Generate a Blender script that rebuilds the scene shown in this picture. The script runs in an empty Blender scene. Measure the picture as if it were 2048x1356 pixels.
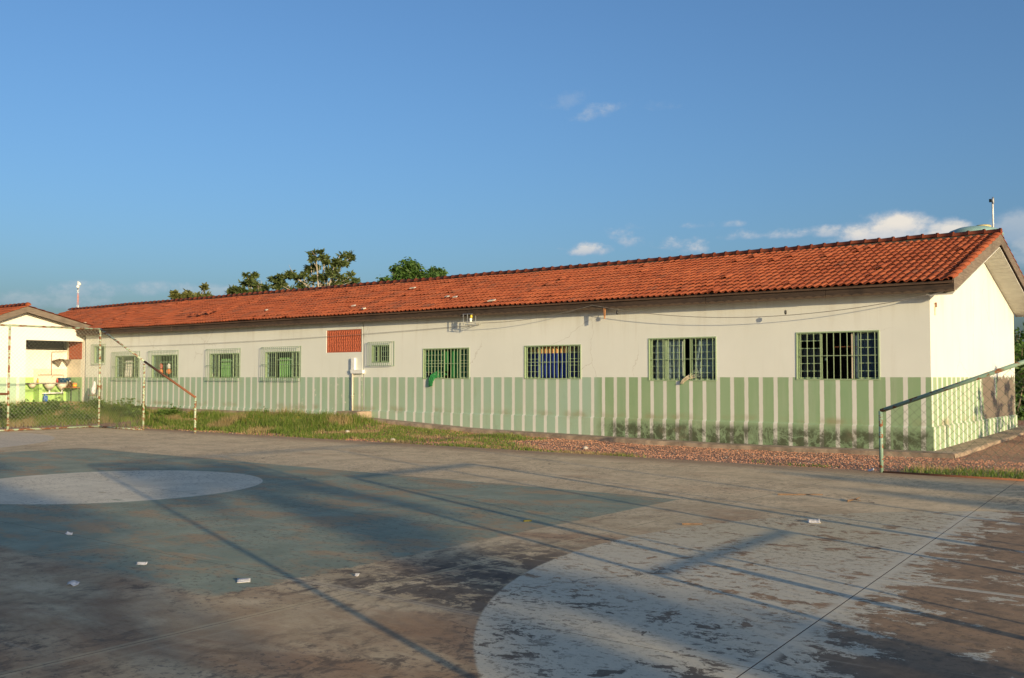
import bpy, bmesh, math, random
from mathutils import Vector, Matrix, noise
R = math.radians
PI = math.pi
random.seed(7)
scene = bpy.context.scene
COL = scene.collection

# ------------------------------------------------------------------ camera
# world frame: long facade of the school lies in the plane y = 0 (x runs from -43 to 0),
# its gable wall in the plane x = 0, the sports court is the level z = 0
cam_d = bpy.data.cameras.new('camera')
cam = bpy.data.objects.new('camera', cam_d)
COL.objects.link(cam)
scene.camera = cam
cam.location = (5.6204, -21.5937, 1.62)
PITCH = math.atan((754.5 - 678) / 1942.2)
cam.rotation_euler = (PI / 2 + PITCH, 0, 0.6617)
cam_d.sensor_fit = 'HORIZONTAL'
cam_d.sensor_width = 36
cam_d.lens = 1942.2 / 2048 * 36
cam_d.clip_start = .05
cam_d.clip_end = 3000

# ------------------------------------------------------------------ sun and sky
SUN_EL = 9.5
SUN_AZ = math.atan2(-.362, .932)            # direction towards the sun, from +X
sun_dir = Vector((math.cos(SUN_AZ) * math.cos(R(SUN_EL)), math.sin(SUN_AZ) * math.cos(R(SUN_EL)), math.sin(R(SUN_EL))))
sun_d = bpy.data.lights.new('sun', 'SUN')
sun_d.energy = 4.2
sun_d.angle = R(.5)
sun_d.color = (1.0, .785, .47)
sun = bpy.data.objects.new('sun', sun_d)
COL.objects.link(sun)
sun.location = (20, -30, 20)
sun.rotation_euler = (-sun_dir).to_track_quat('-Z', 'Y').to_euler()

scene.view_settings.view_transform = 'Standard'
scene.view_settings.look = 'None'
scene.view_settings.gamma = 1
scene.view_settings.exposure = .42
scene.view_settings.use_curve_mapping = False


class NT:
    """small helper for node trees"""
    def __init__(s, tree):
        s.t = tree
        s.n = tree.nodes
        s.l = tree.links

    def new(s, kind, **kw):
        n = s.n.new(kind)
        for k, v in kw.items():
            setattr(n, k, v)
        return n

    def put(s, sock, v):
        if v is None:
            return
        if isinstance(v, bpy.types.NodeSocket):
            s.l.new(v, sock)
        else:
            if isinstance(v, tuple) and len(v) == 3 and sock.type == 'RGBA':
                v = (*v, 1)
            sock.default_value = v

    def m(s, op, a, b=None, c=None, clamp=False):
        n = s.new('ShaderNodeMath', operation=op, use_clamp=clamp)
        s.put(n.inputs[0], a)
        s.put(n.inputs[1], b)
        s.put(n.inputs[2], c)
        return n.outputs[0]

    def vm(s, op, a, b=None):
        n = s.new('ShaderNodeVectorMath', operation=op)
        s.put(n.inputs[0], a)
        s.put(n.inputs[1], b)
        return n.outputs['Value' if op in ('DOT_PRODUCT', 'LENGTH') else 'Vector']

    def mix(s, f, a, b, blend='MIX'):
        n = s.new('ShaderNodeMix', data_type='RGBA', blend_type=blend)
        s.put(n.inputs[0], f)
        s.put(n.inputs[6], a)
        s.put(n.inputs[7], b)
        return n.outputs[2]

    def step(s, v, lo, hi, a=0., b=1.):
        n = s.new('ShaderNodeMapRange', interpolation_type='SMOOTHSTEP')
        s.put(n.inputs[0], v)
        s.put(n.inputs[1], lo)
        s.put(n.inputs[2], hi)
        s.put(n.inputs[3], a)
        s.put(n.inputs[4], b)
        return n.outputs[0]

    def noise(s, vec, scale, detail=4, rough=.55, dist=0., col=False):
        n = s.new('ShaderNodeTexNoise')
        s.put(n.inputs['Vector'], vec)
        n.inputs['Scale'].default_value = scale
        n.inputs['Detail'].default_value = detail
        n.inputs['Roughness'].default_value = rough
        n.inputs['Distortion'].default_value = dist
        return n.outputs['Color' if col else 'Fac']

    def vor(s, vec, scale, feature='F1', out='Distance'):
        n = s.new('ShaderNodeTexVoronoi', feature=feature)
        s.put(n.inputs['Vector'], vec)
        n.inputs['Scale'].default_value = scale
        return n.outputs[out]

    def xyz(s, vec):
        n = s.new('ShaderNodeSeparateXYZ')
        s.put(n.inputs[0], vec)
        return n.outputs

    def comb(s, x, y, z):
        n = s.new('ShaderNodeCombineXYZ')
        s.put(n.inputs[0], x)
        s.put(n.inputs[1], y)
        s.put(n.inputs[2], z)
        return n.outputs[0]

    def mapv(s, vec, sc=(1, 1, 1), loc=(0, 0, 0)):
        n = s.new('ShaderNodeMapping')
        s.put(n.inputs[0], vec)
        n.inputs[1].default_value = loc
        n.inputs[3].default_value = sc
        return n.outputs[0]

    def geo(s, what='Position'):
        return s.new('ShaderNodeNewGeometry').outputs[what]

    def objrand(s):
        return s.new('ShaderNodeObjectInfo').outputs['Random']

    def bump(s, h, strength=.3, dist=.02):
        n = s.new('ShaderNodeBump')
        n.inputs['Strength'].default_value = strength
        n.inputs['Distance'].default_value = dist
        s.put(n.inputs['Height'], h)
        return n.outputs[0]


def material(name):
    m = bpy.data.materials.new(name)
    m.use_nodes = True
    h = NT(m.node_tree)
    b = m.node_tree.nodes['Principled BSDF']
    return m, h, b


# ------------------------------------------------------------------ world
world = bpy.data.worlds.new('World')
scene.world = world
world.cycles.sampling_method = 'MANUAL'
world.cycles.sample_map_resolution = 512
world.use_nodes = True
w = NT(world.node_tree)
bg = world.node_tree.nodes['Background']
sky = w.new('ShaderNodeTexSky', sky_type='NISHITA', sun_disc=False)
sky.sun_elevation = R(SUN_EL)
sky.sun_rotation = PI / 2 - SUN_AZ            # nishita measures from +Y, clockwise
sky.altitude = 300
sky.air_density = 1.0
sky.dust_density = 4.0
sky.ozone_density = 4.1
SKY = .15
D = w.new('ShaderNodeTexCoord').outputs['Generated']
D = w.vm('NORMALIZE', D)
dx, dy, dz = w.xyz(D)
# clouds: patches of cumulus and thin stratus, given by azimuth, elevation, half width and half height in degrees
CL = [(106.4, 7.7, 2.9, 1.35, .0, 1.0), (103.7, 7.4, 2.2, 1.15, .0, .95), (111.6, 8.1, 4.4, .5, .0, .7), (107.5, 7.2, 4.5, .6, 0, .6), (100.2, 7.6, 1.6, 1.3, 0, .5), (98.0, 6.3, 3.0, 1.6, 0, .5),
      (118.0, 8.75, 3.6, .36, 0, .5), (118.6, 7.6, 2.6, .75, -6, .85), (120.9, 7.9, 1.7, .7, -14, .7), (123.3, 7.45, 2.0, .55, 3, .85), (125.1, 7.55, .7, .13, -4, .5), (119.5, 7.0, .8, .25, 0, .6),
      (122.0, 15.45, 2.6, .8, 10, .5), (124.8, 15.8, 1.8, .7, 12, .22), (119.6, 15.5, 1.4, .5, 0, .25),
      (148.0, 4.7, 8.0, .62, 1, .42), (153.5, 4.0, 6.0, .6, -1, .36), (142.0, 3.6, 7.0, .6, 0, .30),
      (80.0, 9.5, 7, 2.2, 0, .8), (185.0, 6.5, 14, 1.4, 0, .5), (240.0, 8.0, 14, 1.6, 0, .5), (20.0, 8.0, 14, 1.5, 0, .5)]
wv = w.mapv(D, (1, 1, 1.5))
n_big = w.noise(wv, 16, 7, .6)
n_sm = w.noise(wv, 55, 6, .62)
puff = w.m('ADD', w.m('MULTIPLY', w.m('SUBTRACT', n_big, .5), 3.4), w.m('MULTIPLY', w.m('SUBTRACT', n_sm, .5), 1.9))
mask = None
shade = None
for az, el, wa, wb, tilt, dens in CL:
    c = Vector((math.cos(R(az)) * math.cos(R(el)), math.sin(R(az)) * math.cos(R(el)), math.sin(R(el))))
    r = Vector((math.sin(R(az)), -math.cos(R(az)), 0))
    u = r.cross(c)
    if u.z < 0:
        u = -u
    r, u = r * math.cos(R(tilt)) + u * math.sin(R(tilt)), u * math.cos(R(tilt)) - r * math.sin(R(tilt))
    rel = w.vm('SUBTRACT', D, tuple(c))
    a = w.m('DIVIDE', w.vm('DOT_PRODUCT', rel, tuple(r)), R(wa))
    b = w.m('DIVIDE', w.vm('DOT_PRODUCT', rel, tuple(u)), R(wb))
    b2 = w.m('MAXIMUM', b, w.m('MULTIPLY', b, -1.7))           # flatter undersides
    rr = w.m('ADD', w.m('MULTIPLY', a, a), w.m('MULTIPLY', b2, b2))
    f = w.m('ADD', w.m('SUBTRACT', 1.15, rr), w.m('MULTIPLY', puff, .62 if wb > 1.1 else 1.45))
    f = w.m('MULTIPLY', w.step(f, .0 if wb > 1.1 else .2, 1.0 if wb > 1.1 else 1.7), w.step(rr, 2.4, 1.0))
    f = w.m('MULTIPLY', f, dens)
    tone = w.m('MULTIPLY', f, w.step(w.m('ADD', b, w.m('MULTIPLY', puff, .35)), -.75, .75))
    mask = f if mask is None else w.m('MAXIMUM', mask, f)
    shade = tone if shade is None else w.m('MAXIMUM', shade, tone)
base = w.mix(1.0, sky.outputs[0], (SKY, SKY, SKY), 'MULTIPLY')
cloud = w.mix(shade, (.28, .35, .45), (.62, .58, .52))
out = w.mix(mask, base, cloud)
w.l.new(out, bg.inputs['Color'])
bg.inputs['Strength'].default_value = 1.0

# ------------------------------------------------------------------ object helpers
def tag(o, label=None, cat=None, group=None, kind=None):
    for k, v in (('label', label), ('category', cat), ('group', group), ('kind', kind)):
        if v:
            o[k] = v
    return o


def empty(name, loc=(0, 0, 0), label=None, cat=None, group=None):
    o = bpy.data.objects.new(name, None)
    o.location = loc
    o.empty_display_size = .2
    COL.objects.link(o)
    return tag(o, label, cat, group)


class MB:
    """collects geometry, builds ONE mesh object"""
    def __init__(s):
        s.v = []
        s.f = []
        s.smooth = False

    def box(s, x0, x1, y0, y1, z0, z1):
        i = len(s.v)
        s.v += [(x0, y0, z0), (x1, y0, z0), (x1, y1, z0), (x0, y1, z0), (x0, y0, z1), (x1, y0, z1), (x1, y1, z1), (x0, y1, z1)]
        for q in ((0, 3, 2, 1), (4, 5, 6, 7), (0, 1, 5, 4), (1, 2, 6, 5), (2, 3, 7, 6), (3, 0, 4, 7)):
            s.f.append(tuple(i + k for k in q))
        return s

    def quad(s, a, b, c, d):
        i = len(s.v)
        s.v += [tuple(a), tuple(b), tuple(c), tuple(d)]
        s.f.append((i, i + 1, i + 2, i + 3))
        return s

    def prism(s, poly, off):
        """poly: list of 3d points, extruded by vector off"""
        i = len(s.v)
        n = len(poly)
        s.v += [tuple(p) for p in poly] + [tuple(Vector(p) + Vector(off)) for p in poly]
        s.f.append(tuple(i + k for k in range(n)))
        s.f.append(tuple(i + n + k for k in reversed(range(n))))
        for k in range(n):
            k2 = (k + 1) % n
            s.f.append((i + k2, i + k, i + n + k, i + n + k2))
        return s

    def tube(s, pts, rad, sides=8, cap=True):
        pts = [Vector(p) for p in pts]
        rads = rad if isinstance(rad, (list, tuple)) else [rad] * len(pts)
        i0 = len(s.v)
        up = Vector((0, 0, 1))
        prev = None
        for k, p in enumerate(pts):
            t = (pts[min(k + 1, len(pts) - 1)] - pts[max(k - 1, 0)])
            if t.length < 1e-9:
                t = Vector((0, 0, 1))
            t.normalize()
            if prev is None:
                ref = up if abs(t.z) < .9 else Vector((1, 0, 0))
                a = t.cross(ref).normalized()
            else:
                a = (prev - t * prev.dot(t))
                a = a.normalized() if a.length > 1e-6 else t.orthogonal().normalized()
            prev = a
            b = t.cross(a)
            for q in range(sides):
                an = 2 * PI * q / sides
                s.v.append(tuple(p + (a * math.cos(an) + b * math.sin(an)) * rads[k]))
        for k in range(len(pts) - 1):
            for q in range(sides):
                q2 = (q + 1) % sides
                s.f.append((i0 + k * sides + q, i0 + k * sides + q2, i0 + (k + 1) * sides + q2, i0 + (k + 1) * sides + q))
        if cap:
            s.f.append(tuple(i0 + q for q in reversed(range(sides))))
            e = i0 + (len(pts) - 1) * sides
            s.f.append(tuple(e + q for q in range(sides)))
        return s

    def lathe(s, prof, center=(0, 0, 0), sides=16, axis='Z'):
        """prof: list of (radius, height)"""
        i0 = len(s.v)
        cx, cy, cz = center
        for r_, h_ in prof:
            for q in range(sides):
                an = 2 * PI * q / sides
                if axis == 'Z':
                    s.v.append((cx + r_ * math.cos(an), cy + r_ * math.sin(an), cz + h_))
                else:
                    s.v.append((cx + h_, cy + r_ * math.cos(an), cz + r_ * math.sin(an)))
        for k in range(len(prof) - 1):
            for q in range(sides):
                q2 = (q + 1) % sides
                s.f.append((i0 + k * sides + q, i0 + k * sides + q2, i0 + (k + 1) * sides + q2, i0 + (k + 1) * sides + q))
        s.f.append(tuple(i0 + q for q in reversed(range(sides))))
        e = i0 + (len(prof) - 1) * sides
        s.f.append(tuple(e + q for q in range(sides)))
        return s

    def mesh(s, name, mat, smooth=False):
        me = bpy.data.meshes.new(name)
        me.from_pydata(s.v, [], s.f)
        if mat:
            me.materials.append(mat)
        if smooth:
            me.polygons.foreach_set('use_smooth', [True] * len(me.polygons))
        me.update()
        return me

    def build(s, name, mat, parent=None, smooth=False, bevel=0):
        o = bpy.data.objects.new(name, s.mesh(name, mat, smooth))
        COL.objects.link(o)
        if parent:
            o.parent = parent
            if parent.type == 'EMPTY' and not parent.parent:
                o.matrix_parent_inverse = Matrix.Translation(-Vector(parent.location))
            else:
                q = parent
                while q.parent:
                    q = q.parent
                o.matrix_parent_inverse = Matrix.Translation(-Vector(q.location))
                if parent.parent is None:
                    o.matrix_parent_inverse = Matrix.Translation(-Vector(parent.location))
                else:
                    o.matrix_parent_inverse = Matrix.Identity(4)
        if bevel:
            bv = o.modifiers.new('bevel', 'BEVEL')
            bv.width = bevel
            bv.segments = 2
            bv.limit_method = 'ANGLE'
        return o


def lerp_table(tab, x):
    tab = sorted(tab)
    if x <= tab[0][0]:
        return tab[0][1]
    for (a, va), (b, vb) in zip(tab, tab[1:]):
        if x <= b:
            return va + (vb - va) * (x - a) / (b - a)
    return tab[-1][1]


# ------------------------------------------------------------------ materials
def simple(name, col, rough=.6, metal=0., var=.25, scale=8., bump=0.):
    m, h, b = material(name)
    p = h.geo()
    n = h.noise(p, scale, 5, .6)
    c1 = tuple(v * (1 - var) for v in col)
    c2 = tuple(min(1, v * (1 + var)) for v in col)
    h.put(b.inputs['Base Color'], h.mix(h.step(n, .3, .7), c1, c2))
    b.inputs['Roughness'].default_value = rough
    b.inputs['Metallic'].default_value = metal
    if bump:
        h.put(b.inputs['Normal'], h.bump(h.noise(p, scale * 4, 4), bump, .01))
    return m


def wall_paint():
    m, h, b = material('painted_plaster')
    p = h.geo()
    x, y, z = h.xyz(p)
    nx = h.xyz(h.geo('Normal'))
    ngab = h.m('GREATER_THAN', h.m('ABSOLUTE', nx[0]), .7)
    fac = h.m('SUBTRACT', 1.0, ngab)
    jit = h.m('MULTIPLY', h.m('SUBTRACT', h.noise(h.mapv(p, (1.3, 1.3, 3)), 2.0, 4), .5), .018)

    def stripe(coord, phase, pitch, half=.049):
        t = h.m('SUBTRACT', h.m('ADD', coord, jit), phase)
        t = h.m('DIVIDE', t, pitch)
        t = h.m('ABSOLUTE', h.m('SUBTRACT', t, h.m('ROUND', t)))
        t = h.m('MULTIPLY', t, pitch)
        return h.step(t, half + .005, half - .005)
    s1 = stripe(x, -.159, .3635)
    s2 = stripe(x, -16.833, .379)
    s3 = stripe(x, -17.767, .3707)
    sg = stripe(y, .095, .3975, .058)
    zr = h.m('GREATER_THAN', x, -8.33)
    zl = h.m('LESS_THAN', x, -17.24)
    sf = h.mix(zr, h.mix(zl, s2, s3), s1)
    st = h.mix(ngab, sf, sg)
    edge = h.m('MULTIPLY', h.m('SUBTRACT', h.noise(p, 5, 5), .5), .012)
    dado = h.step(h.m('ADD', z, edge), 1.624, 1.618)
    # colours
    ns = h.noise(h.mapv(p, (2.2, 2.2, .25)), 1.6, 6, .6)
    nl = h.noise(p, .55, 5, .55)
    white = h.mix(h.step(nl, .3, .75), (.715, .725, .65), (.765, .775, .70))
    white = h.mix(h.m('MULTIPLY', h.step(ns, .52, .8), .16), white, (.50, .45, .34))
    dirt_top = h.m('MULTIPLY', h.step(z, 2.6, 3.4), h.step(ns, .45, .7))
    white = h.mix(h.m('MULTIPLY', dirt_top, .22), white, (.46, .42, .33))
    run = h.noise(h.mapv(p, (9, 9, .35)), 1.4, 6, .6)
    rm = h.m('MULTIPLY', h.step(run, .56, .70), h.step(h.noise(p, .35, 3), .45, .65))
    white = h.mix(h.m('MULTIPLY', rm, h.step(z, 2.3, 3.4, .04, .30)), white, (.42, .36, .26))
    ck = h.vor(h.vm('ADD', p, h.vm('MULTIPLY', h.noise(p, 2.5, 6, .6, 0, True), (.4, .4, .4))), .55, 'DISTANCE_TO_EDGE')
    ckm = h.m('MULTIPLY', h.step(ck, .006, .002), h.step(h.noise(p, .3, 2), .52, .6))
    white = h.mix(h.m('MULTIPLY', ckm, .35), white, (.35, .30, .22))
    g_r = (.245, .365, .19)
    g_l = (.355, .475, .365)
    gx = h.step(x, -8.6, -8.1)
    green = h.mix(gx, g_l, g_r)
    green = h.mix(h.m('MULTIPLY', h.step(nl, .35, .7), .45), green, (.345, .42, .25))
    cell = h.m('FLOOR', h.m('DIVIDE', h.m('SUBTRACT', x, -.159), .3635))
    wn = h.new('ShaderNodeTexWhiteNoise', noise_dimensions='1D')
    h.put(wn.inputs['W'], cell)
    green = h.mix(h.m('MULTIPLY', wn.outputs[0], .28), green, (.26, .41, .25))
    green = h.mix(h.m('MULTIPLY', h.step(ns, .42, .72), .30), green, (.42, .47, .35))
    green = h.mix(h.m('MULTIPLY', h.step(h.noise(h.mapv(p, (3, 3, .5)), 2.4, 7, .66), .55, .75), .30), green, (.22, .27, .15))
    pale = h.step(h.noise(p, 3.5, 7, .65), .60, .66)
    flake = h.m('MULTIPLY', pale, h.step(x, -17.0, -17.3))
    flake = h.m('MULTIPLY', flake, h.step(x, -21.5, -18.8))
    flake2 = h.m('MULTIPLY', h.step(h.noise(p, 6.5, 6, .7), .69, .72), .7)
    dcol = h.mix(h.m('MAXIMUM', flake, flake2), green, (.66, .63, .53))
    stripec = h.mix(h.m('MULTIPLY', h.step(ns, .45, .75), .4), (.68, .67, .60), (.57, .53, .43))
    dcol = h.mix(st, dcol, stripec)
    # brown dirt band just above the plinth, splash dirt towards the ground
    band = h.m('MULTIPLY', h.step(h.m('ABSOLUTE', h.m('SUBTRACT', z, .63)), .16, .0), h.step(h.noise(p, 1.3, 5), .45, .68))
    dcol = h.mix(h.m('MULTIPLY', band, .7), dcol, (.30, .26, .14))
    col = h.mix(dado, white, dcol)
    # black mould on the plinth of the right hand part
    nm = h.noise(h.mapv(p, (1.2, 1.2, 1.0)), 3.4, 10, .74, .2)
    nv = h.noise(p, 1.6, 7, .62, .4)
    vein = h.step(h.m('ABSOLUTE', h.m('SUBTRACT', nv, .5)), .0, .05, .45, 1.)
    mz = h.m('MULTIPLY', h.step(z, .58, .36), h.step(x, -8.6, -7.6))
    mz = h.m('MULTIPLY', mz, fac)
    mould = h.m('MULTIPLY', h.m('MULTIPLY', h.step(nm, .30, .54), vein), mz)
    col = h.mix(h.m('MULTIPLY', mould, .9), col, (.055, .062, .03))
    pl = h.m('MULTIPLY', h.step(z, .6, .3), h.step(h.noise(p, 1.6, 7, .66), .54, .72))
    col = h.mix(h.m('MULTIPLY', pl, .45), col, (.22, .18, .11))
    # grey brown cement repair on the gable wall
    pn = h.m('MULTIPLY', h.m('SUBTRACT', h.noise(p, 2.2, 7, .66), .5), 1.9)
    py = h.m('MULTIPLY', h.step(h.m('ADD', y, pn), 4.55, 4.7), h.step(h.m('ADD', y, pn), 8.6, 8.4))
    notch = h.m('SUBTRACT', 1.0, h.m('MULTIPLY', h.step(h.m('ABSOLUTE', h.m('SUBTRACT', y, 6.15)), .16, .10), h.step(z, 1.0, 1.2)))
    pz = h.m('MULTIPLY', h.step(h.m('ADD', z, h.m('MULTIPLY', pn, .5)), 1.70, 1.62), h.step(z, .57, .59))
    patch = h.m('MULTIPLY', h.m('MULTIPLY', py, pz), h.m('MULTIPLY', notch, ngab))
    patch = h.m('MULTIPLY', patch, h.m('GREATER_THAN', x, -1.0))
    col = h.mix(patch, col, h.mix(nl, (.15, .12, .092), (.22, .175, .135)))
    chip = h.m('MULTIPLY', h.step(h.noise(p, 2.3, 6, .7), .70, .72), ngab)
    col = h.mix(h.m('MULTIPLY', chip, .6), col, (.48, .33, .22))
    h.put(b.inputs['Base Color'], col)
    b.inputs['Roughness'].default_value = .75
    hb = h.m('ADD', h.m('MULTIPLY', h.noise(p, 60, 4), .3), h.m('MULTIPLY', h.noise(p, 3, 4), 1.0))
    h.put(b.inputs['Normal'], h.bump(hb, .25, .012))
    return m


def court_mat():
    m, h, b = material('worn_court_concrete')
    p = h.geo()
    x, y, z = h.xyz(p)
    n1 = h.noise(p, .42, 7, .58)
    n2 = h.noise(h.mapv(p, (1, 1, 1), (7, 3, 0)), 1.5, 9, .64, .3)
    n3 = h.noise(h.mapv(p, (1.2, .8, 1)), 5.5, 9, .72, .4)
    n4 = h.noise(p, 42, 5, .7)
    nb = h.noise(h.mapv(p, (.5, 1.1, 1), (3, 9, 0)), 1.1, 8, .62, .4)
    tan = h.mix(h.step(n2, .35, .7), (.49, .37, .215), (.66, .52, .32))
    tan = h.mix(h.m('MULTIPLY', h.step(nb, .5, .68), .75), tan, (.40, .235, .125))
    # pale sand swept over the far side, brown soil worked into the near side
    sand = h.m('MULTIPLY', h.step(h.m('ADD', y, h.m('MULTIPLY', n1, 3.)), -9.6, -7.4), h.step(n2, .30, .62, .25, .8))
    tan = h.mix(sand, tan, (.78, .58, .335))
    soil = h.m('MULTIPLY', h.step(h.m('ADD', y, h.m('MULTIPLY', n1, 2.)), -15.2, -16.4), h.step(nb, .36, .60, .12, .8))
    tan = h.mix(soil, tan, (.30, .175, .09))
    # grey cement laitance worn through, darker grime
    grime_zone = h.m('MAXIMUM', h.step(y, -13.2, -15.6), h.step(x, 2.2, 3.4))
    grime = h.m('MULTIPLY', h.step(n3, .46, .62), h.step(n1, .36, .56))
    grime = h.m('MULTIPLY', grime, h.m('ADD', .3, h.m('MULTIPLY', grime_zone, .6)))
    col = h.mix(grime, tan, (.12, .09, .065))
    col = h.mix(h.m('MULTIPLY', h.step(n4, .52, .74), .5), col, (.17, .115, .075))
    # dark flaked belt beside the teal field
    belt = h.m('MULTIPLY', h.step(h.m('ABSOLUTE', h.m('SUBTRACT', x, .65)), 1.2, .55), h.step(y, -13.2, -14.6))
    belt = h.m('MULTIPLY', belt, h.step(y, -16.6, -16.3))
    flk = h.m('MULTIPLY', h.step(h.noise(h.mapv(p, (1, 1.25, 1)), 3.1, 11, .74, .3), .44, .51), belt)
    col = h.mix(h.m('MULTIPLY', flk, .85), col, (.085, .066, .05))
    # teal field
    jx = h.m('MULTIPLY', h.m('SUBTRACT', h.noise(p, 2.2, 8, .7), .5), .5)
    jy = h.m('MULTIPLY', h.m('SUBTRACT', h.noise(h.mapv(p, (1, 1, 1), (5, 5, 0)), .6, 7, .7), .5), .05)
    low = h.m('ADD', y, h.m('MULTIPLY', jx, h.step(y, -15, -17)))
    teal = h.m('MULTIPLY', h.step(h.m('ADD', x, h.m('MULTIPLY', jx, h.step(y, -13.5, -16.5))), -.57, -.62), h.step(x, -16.0, -15.9))
    teal = h.m('MULTIPLY', teal, h.m('MULTIPLY', h.step(h.m('ADD', y, jy), -9.97, -10.02), h.step(low, -17.35, -17.1)))
    tw = h.step(h.noise(h.mapv(p, (.75, 1.3, 1), (1, 2, 0)), 1.25, 11, .74, .2), .47, .60)
    tw2 = h.step(h.noise(p, 9, 8, .78), .54, .68)
    tealc = h.mix(h.step(n2, .35, .68), (.22, .25, .18), (.30, .325, .23))
    wear = h.m('MAXIMUM', h.m('MULTIPLY', tw, .8), h.m('MULTIPLY', tw2, .5))
    tealc2 = h.mix(wear, tealc, h.mix(n3, (.32, .205, .11), (.47, .33, .18)))
    col = h.mix(teal, col, tealc2)
    # white centre disc and goal area discs

    def disc(cx, cy, r):
        q = h.m('SQRT', h.m('ADD', h.m('POWER', h.m('SUBTRACT', x, cx), 2), h.m('POWER', h.m('SUBTRACT', y, cy), 2)))
        return h.step(q, r + .012, r - .012), q
    wpaint = h.mix(h.step(n2, .3, .7), (.58, .51, .375), (.70, .625, .47))
    dc, _ = disc(-8.243, -13.728, 2.27)
    dcw = h.m('MULTIPLY', h.step(h.noise(h.mapv(p, (.6, 1.5, 1)), 1.9, 10, .72), .60, .66), .8)
    col = h.mix(h.m('MULTIPLY', dc, h.m('SUBTRACT', 1.0, dcw)), col, wpaint)
    dg, q = disc(6.10, -13.40, 5.65)
    dl, _ = disc(-22.58, -13.60, 5.65)
    # wear of the right goal area: light near its rim, strong in the slab beyond the long joint
    seam = h.m('ADD', 2.15, h.m('MULTIPLY', y, -.07))
    beyond = h.step(h.m('SUBTRACT', x, seam), -.1, .75)
    fl = h.noise(h.mapv(p, (1, 1.2, 1), (2, 1, 0)), 2.6, 11, .73, .3)
    rim = h.step(q, 4.2, 5.3)
    thr = h.m('SUBTRACT', h.m('ADD', .566, h.m('MULTIPLY', rim, .03)), h.m('MULTIPLY', beyond, .15))
    dgw = h.step(h.m('SUBTRACT', fl, thr), -.008, .012)
    dgw2 = h.m('MULTIPLY', h.step(n4, .56, .70), h.step(n1, .3, .6, .15, .75))
    fl3 = h.noise(h.mapv(p, (1, 1.3, 1), (6, 2, 0)), 7.5, 10, .72, .2)
    dgw3 = h.m('MULTIPLY', h.step(fl3, .545, .565), h.step(h.noise(p, 1.1, 4), .38, .60, .15, .95))
    dgw = h.m('MAXIMUM', h.m('MAXIMUM', dgw, dgw2), dgw3)
    yell = h.m('MULTIPLY', h.step(y, -14.6, -11.5), h.step(x, 3.3, 2.0))
    wd_ = h.mix(.8, wpaint, (.56, .50, .37))
    wp2 = h.mix(h.m('MULTIPLY', yell, .7), wd_, (.56, .46, .28))
    under = h.mix(h.step(h.m('ADD', y, h.m('MULTIPLY', n1, 2)), -14.2, -15.2), (.34, .205, .105), (.13, .10, .07))
    under = h.mix(h.step(n3, .4, .65), under, h.mix(.5, under, (.05, .045, .04)))
    dgc = h.mix(h.m('MULTIPLY', dgw, .92), wp2, under)
    line = h.m('MULTIPLY', h.step(h.m('ABSOLUTE', h.m('ADD', y, h.m('ADD', 13.56, h.m('MULTIPLY', jy, .5)))), .05, .035), h.step(x, 2.2, 2.5))
    dgc = h.mix(h.m('MULTIPLY', line, .8), dgc, (.62, .56, .43))
    col = h.mix(dg, col, dgc)
    col = h.mix(h.m('MULTIPLY', dl, .55), col, (.60, .53, .43))
    fine = h.noise(h.mapv(p, (1, 1.3, 1), (4, 1, 0)), 13, 10, .74)
    fm = h.m('MULTIPLY', h.step(fine, .55, .575), h.step(h.noise(p, .7, 4), .36, .62, .12, 1.))
    col = h.mix(h.m('MULTIPLY', fm, .72), col, (.13, .10, .07))
    scf = h.noise(h.mapv(p, (.35, 6, 1)), 2.2, 6, .6)
    col = h.mix(h.m('MULTIPLY', h.step(scf, .60, .72), .22), col, (.62, .53, .38))
    scd = h.noise(h.mapv(p, (5, .4, 1), (9, 2, 0)), 1.7, 7, .65)
    col = h.mix(h.m('MULTIPLY', h.step(scd, .60, .72), .25), col, (.15, .105, .07))
    wob = h.vm('ADD', p, h.vm('MULTIPLY', h.noise(p, 3.0, 6, .6, 0, True), (.5, .5, 0.)))
    ck = h.vor(wob, .42, 'DISTANCE_TO_EDGE')
    ckm = h.m('MULTIPLY', h.step(ck, .0045, .0015), h.step(h.noise(p, .25, 3), .56, .62))
    col = h.mix(h.m('MULTIPLY', ckm, .7), col, (.06, .045, .035))
    # cement filled joints: pale strips along the slab edges
    def strip(coord, c, wd, colr, amt, lim=None):
        t = h.step(h.m('ABSOLUTE', h.m('SUBTRACT', h.m('ADD', coord, h.m('MULTIPLY', jx, .06)), c)), wd, wd * .6)
        t = h.m('MULTIPLY', t, amt)
        if lim is not None:
            t = h.m('MULTIPLY', t, lim)
        return h.mix(t, col, colr)
    notdg = h.m('SUBTRACT', 1.0, dg)
    sm_ = h.step(h.m('ABSOLUTE', h.m('SUBTRACT', h.m('ADD', x, h.m('MULTIPLY', jx, .12)), seam)), .10, .03)
    col = h.mix(h.m('MULTIPLY', sm_, h.m('MULTIPLY', dg, .75)), col, (.60, .54, .41))
    col = strip(x, -3.32, .09, (.30, .345, .25), .4, teal)
    col = strip(x, .13, .055, (.54, .43, .26), .4, notdg)
    col = strip(x, .33, .018, (.54, .43, .26), .22, notdg)
    col = strip(y, -16.45, .05, (.44, .37, .27), .4, h.m('MULTIPLY', notdg, h.step(x, -1.0, -.4)))
    # reddish dirt along the far edge of the slab
    ed = h.m('MULTIPLY', h.step(h.m('ADD', y, h.m('MULTIPLY', n2, 1.2)), -5.0, -4.1), .7)
    col = h.mix(ed, col, (.29, .17, .10))
    h.put(b.inputs['Base Color'], col)
    h.put(b.inputs['Roughness'], h.step(n3, .3, .7, .72, .92))
    b.inputs['Specular IOR Level'].default_value = .25
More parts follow.
